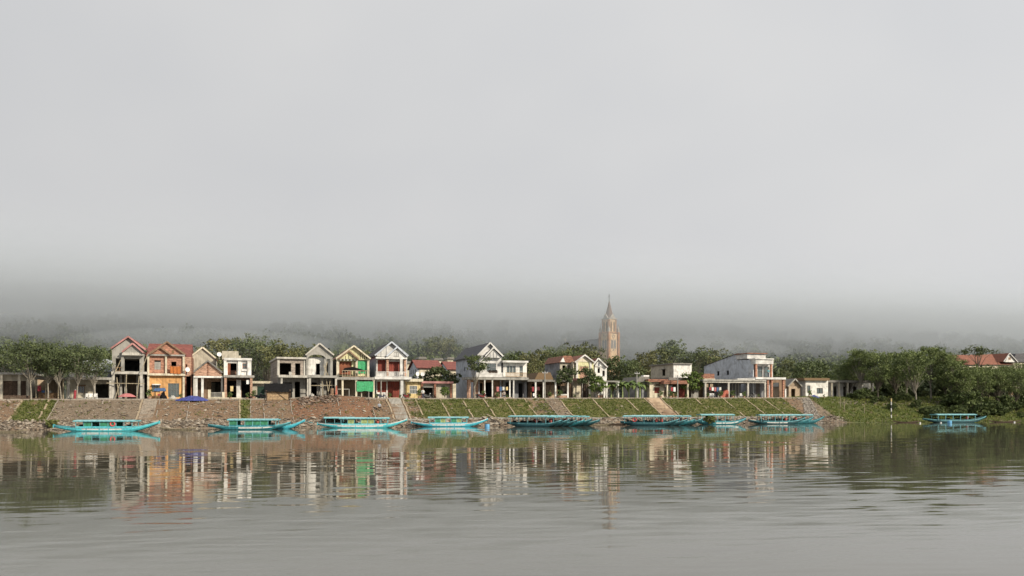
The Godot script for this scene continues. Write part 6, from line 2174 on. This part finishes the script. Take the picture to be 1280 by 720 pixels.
func make_small_things() -> void:
	var teal := Color(0.1, 0.3, 0.33)
	var white := Color(0.6, 0.6, 0.58)
	var navy := Color(0.03, 0.04, 0.08)
	var b := stand(teal, navy, false)
	var u := along(960.5, 14.2)
	person("person in teal shirt standing on the balcony of the grey-sided house", place(u, 14.2, street(u) + height_at(471.6, dist(u, 14.2)) - street(u)), TURN + 0.3, b, Vector3(0, 1.68, 0.01), Color(0.02, 0.018, 0.015))
	b = stand(Color(0.3, 0.33, 0.38), Color(0.06, 0.04, 0.03), true)
	u = along(474, 5.6)
	person("person in grey shirt crouching on the red earth slope", bank_point(u, 5.6, 0.0), TURN + 0.2, b, Vector3(0, 1.24, 0.08), Color(0.3, 0.28, 0.25))
	b = stand(white, navy, false)
	person("person in white shirt standing before the dark open bay of the beige house", spot(528.6, 11.4, 0.0), TURN - 0.3, b, Vector3(0, 1.68, 0.01), Color(0.02, 0.018, 0.015))
	b = stand(Color(0.35, 0.3, 0.26), navy, true)
	person("seated person in dull shirt under the porch of the slate-roofed house", spot(630, 13.0, 0.15), TURN, b, Vector3(0, 1.24, 0.08), Color(0.02, 0.018, 0.015))
	chair(spot(630, 13.15, 0.12), TURN, M.plastic_white, "white plastic chair under the seated person on the slate-roofed porch")
	chair(spot(109, 12.0), TURN, M.plastic_white, "left white plastic chair before the cream cottage")
	chair(spot(114, 11.8), TURN + 0.3, M.plastic_white, "middle white plastic chair before the cream cottage")
	chair(spot(119, 12.0), TURN - 0.2, M.plastic_white, "right white plastic chair before the cream cottage")
	house("red_cloth_rack", "red cloth hung on a rack by the cream cottage", "cloth", 94.5, 12.0)
	gable("cloth", M.cloth_red, [[91.5, 499], [92, 489], [94, 487.6], [96.8, 488.5], [97.4, 499.5], [95, 498]], -0.1, 0.05)
	col(M.metal, 94.5, 486.8, -0.12, 0.06)
	dish(place(along(89.5, 15), 15.0, street(along(89.5, 15)) + 3.0), TURN + 0.2, "white satellite dish on the porch roof of the cream cottage")
	# potted plants and laundry along the street
	var pot := MB.new()
	pot.lathe([Vector2(0, 0), Vector2(0.17, 0), Vector2(0.24, 0.36), Vector2(0.26, 0.38), Vector2(0.2, 0.37), Vector2(0, 0.33)], 12)
	var pot_mesh := pot.mesh()
	var greens := []
	for k in 3:
		rng.seed = 800 + k
		var g := MB.new()
		for q in 5:
			clump(g, Vector3(rng.randf_range(-0.2, 0.2), 0.55 + 0.14 * q, rng.randf_range(-0.2, 0.2)), 0.28, 40, 0.1, Color(0.05, 0.08, 0.02), Color(0.15, 0.2, 0.06))
		greens.append(g.mesh())
	for w in [["the white terrace house", [288, 309]], ["the low green-doored house", [317, 336]], ["the white house with red shutters", [471, 487, 500]], ["the yellow house", [511, 524]], ["the slate-roofed house", [604, 622, 634]], ["the dark porch row", [674, 687, 700]], ["the cream villa", [718, 737]], ["the red porch shop", [826, 838, 845, 858]], ["the long porch", [885, 901, 916, 930, 948]], ["the orange brick house", [187, 226]], ["the white cottage", [1012, 1030]]]:
		for px in w[1]:
			var p := thing("potted_plant", "leafy plant in a clay pot before " + w[0], "plant", spot(px, 11.6 + 0.4 * sin(px)), px, "potted plants before " + w[0])
			p.scale = Vector3.ONE * (0.9 + 0.35 * sin(px * 3.0))
			part("pot", pot_mesh, M.brick_pale, p)
			part("foliage", greens[int(px) % 3], M.leaf, p)
	for w in [[620, 636, "washing hung on a line under the slate-roofed porch"], [664, 678, "washing hung on a line along the dark porch row"], [838, 846, "washing hung on a line beside the red porch shop"], [886, 902, "washing hung on a line under the long porch"], [287, 296, "washing hung on a line on the white terrace house porch"], [46, 56, "washing hung on a line at the open shed"]]:
		house("washing_line", w[2], "laundry", (w[0] + w[1]) / 2.0, 13.2)
		var xa := fx(w[0])
		var xb := fx(w[1])
		part("line", _cord(Vector3(xa, 2.15, 0), Vector3(xb, 2.15, 0), 0.1), M.metal_dark, hroot)
		var n := int((xb - xa) / 0.55)
		for k in n:
			var b2 := MB.new()
			var x0 := xa + 0.1 + k * 0.55
			var drop := 0.55 + 0.3 * absf(sin(k * 2.7 + w[0]))
			for i in 4:
				for j in 3:
					var q := []
					for o in [[0, 0], [1, 0], [1, 1], [0, 1]]:
						var a0: float = (i + o[0]) / 4.0
						var d0: float = (j + o[1]) / 3.0
						q.append(Vector3(x0 + 0.44 * a0, 2.1 - drop * d0, 0.05 * sin(a0 * 8.0 + k) * d0))
					b2.flat(q[0], q[1], q[2], q[3], Vector3(x0, 2, -9))
			part("garment", b2.mesh(), [M.boat_white, M.cloth_blue, M.cloth_pink, M.plastic_white, M.cloth_red, M.yellow][(k * 5 + int(w[0])) % 6], hroot)
	# bamboo poles on the bank
	for s in [[1051, 7.0, 3.0], [1056, 6.0, 2.6], [1081, 5.0, 1.9]]:
		u = along(s[0], s[1])
		var t := thing("bamboo_pole", "bare bamboo pole stuck in the grassy bank past the rubble spill", "pole", bank_point(u, s[1]), 0.0, "bamboo poles on the grassy bank")
		var m := MB.new()
		m.tube([Vector3(0, -0.3, 0), Vector3(-0.12, s[2] * 0.5, 0), Vector3(-0.2, s[2], 0.1)], [0.07, 0.06, 0.04], 6)
		part("shaft", m.mesh(), M.bamboo, t)
		m = MB.new()
		m.tube([Vector3(-0.1, s[2] * 0.4, 0), Vector3(0.3, s[2] * 0.75, 0.1)], [0.03, 0.015], 5)
		part("twig", m.mesh(), M.bamboo, t)
	# cable strung from pole to pole
	var cable := thing("overhead_cable", "thin overhead cable strung between the street poles", "cable", spot(740, 11.6), 0.0)
	var posts := [[681, 11.8, 466], [796, 11.6, 466], [847, 11.4, 470]]
	for k in 2:
		var ends := []
		for q in [posts[k], posts[k + 1]]:
			var uq := along(q[0], q[1])
			ends.append(place(uq, q[1], height_at(q[2], dist(uq, q[1])) - 0.2) - cable.position)
		part("span", _cord(ends[0], ends[1], 0.5), M.metal_dark, cable)
	# gangplank beside the white-sided boat
	u = along(618, 1.5)
	var g := thing("gangplank", "slanting wooden gangplank from the bank to the water", "plank", bank_point(u, 1.2, 0.3), TURN)
	var gb := MB.new()
	gb.beam(Vector3(-0.9, 0.9, -1.6), Vector3(0.9, -0.35, 1.6), 0.4, 0.06)
	part("board", gb.mesh(), M.bamboo, g)
	for k in 6:
		var f := (k + 0.5) / 6.0
		var c := Vector3(lerpf(-0.9, 0.9, f), lerpf(0.93, -0.31, f), lerpf(-1.6, 1.6, f))
		pb("cleat", M.wood, g, c.x - 0.2, c.x + 0.2, c.y, c.y + 0.04, c.z - 0.03, c.z + 0.03)

const CLOUD_TURN := 1.0
const CLOUD := [[0.5, 0.0009, 30.0, 60.0], [0.4, 0.0016, 66.0, 128.0], [18.0, 0.003, 59.0, 128.5], [23.0, 0.0042, 54.0, 129.0], [28.0, 0.0052, 49.5, 129.5], [33.0, 0.0065, 45.0, 130.0]]

func _ready() -> void:
	# camera: level, with the lens shifted up
	var cam := Camera3D.new()
	cam.name = "camera"
	cam.projection = Camera3D.PROJECTION_FRUSTUM
	cam.near = 0.5
	cam.far = 3000.0
	cam.size = 0.72 * cam.near
	cam.frustum_offset = Vector2(0, 0.145 * cam.near)
	cam.position = Vector3(0, EYE, 0)
	add_child(cam)
	cam.current = true
	# overcast sky, brighter overhead
	var env := Environment.new()
	env.background_mode = Environment.BG_SKY
	var sm := PanoramaSkyMaterial.new()
	sm.panorama = overcast()
	var sky := Sky.new()
	sky.sky_material = sm
	env.sky = sky
	env.tonemap_mode = Environment.TONE_MAPPER_LINEAR
	env.tonemap_exposure = 1.0
	env.volumetric_fog_enabled = true
	env.volumetric_fog_density = 0.0
	env.sdfgi_enabled = true
	env.ssao_enabled = true
	env.ssil_enabled = true
	var we := WorldEnvironment.new()
	we.name = "environment"
	we.environment = env
	add_child(we)
	# hazy morning sun from behind the right shoulder
	var sun := DirectionalLight3D.new()
	sun.name = "sun"
	sun.light_energy = 1.55
	sun.light_color = Color(1.0, 0.95, 0.87)
	sun.light_angular_distance = 3.0
	sun.shadow_enabled = true
	add_child(sun)
	sun.look_at_from_position(Vector3(0.8, 0.56, 0.6), Vector3.ZERO)

	wob.seed = 12
	wob.frequency = 0.02
	make_materials()
	make_river()
	make_bank()
	make_hills()
	make_houses_west()
	make_houses_middle()
	make_houses_east()
	make_church()
	make_trees()
	make_boats()
	make_small_things()
	make_air()
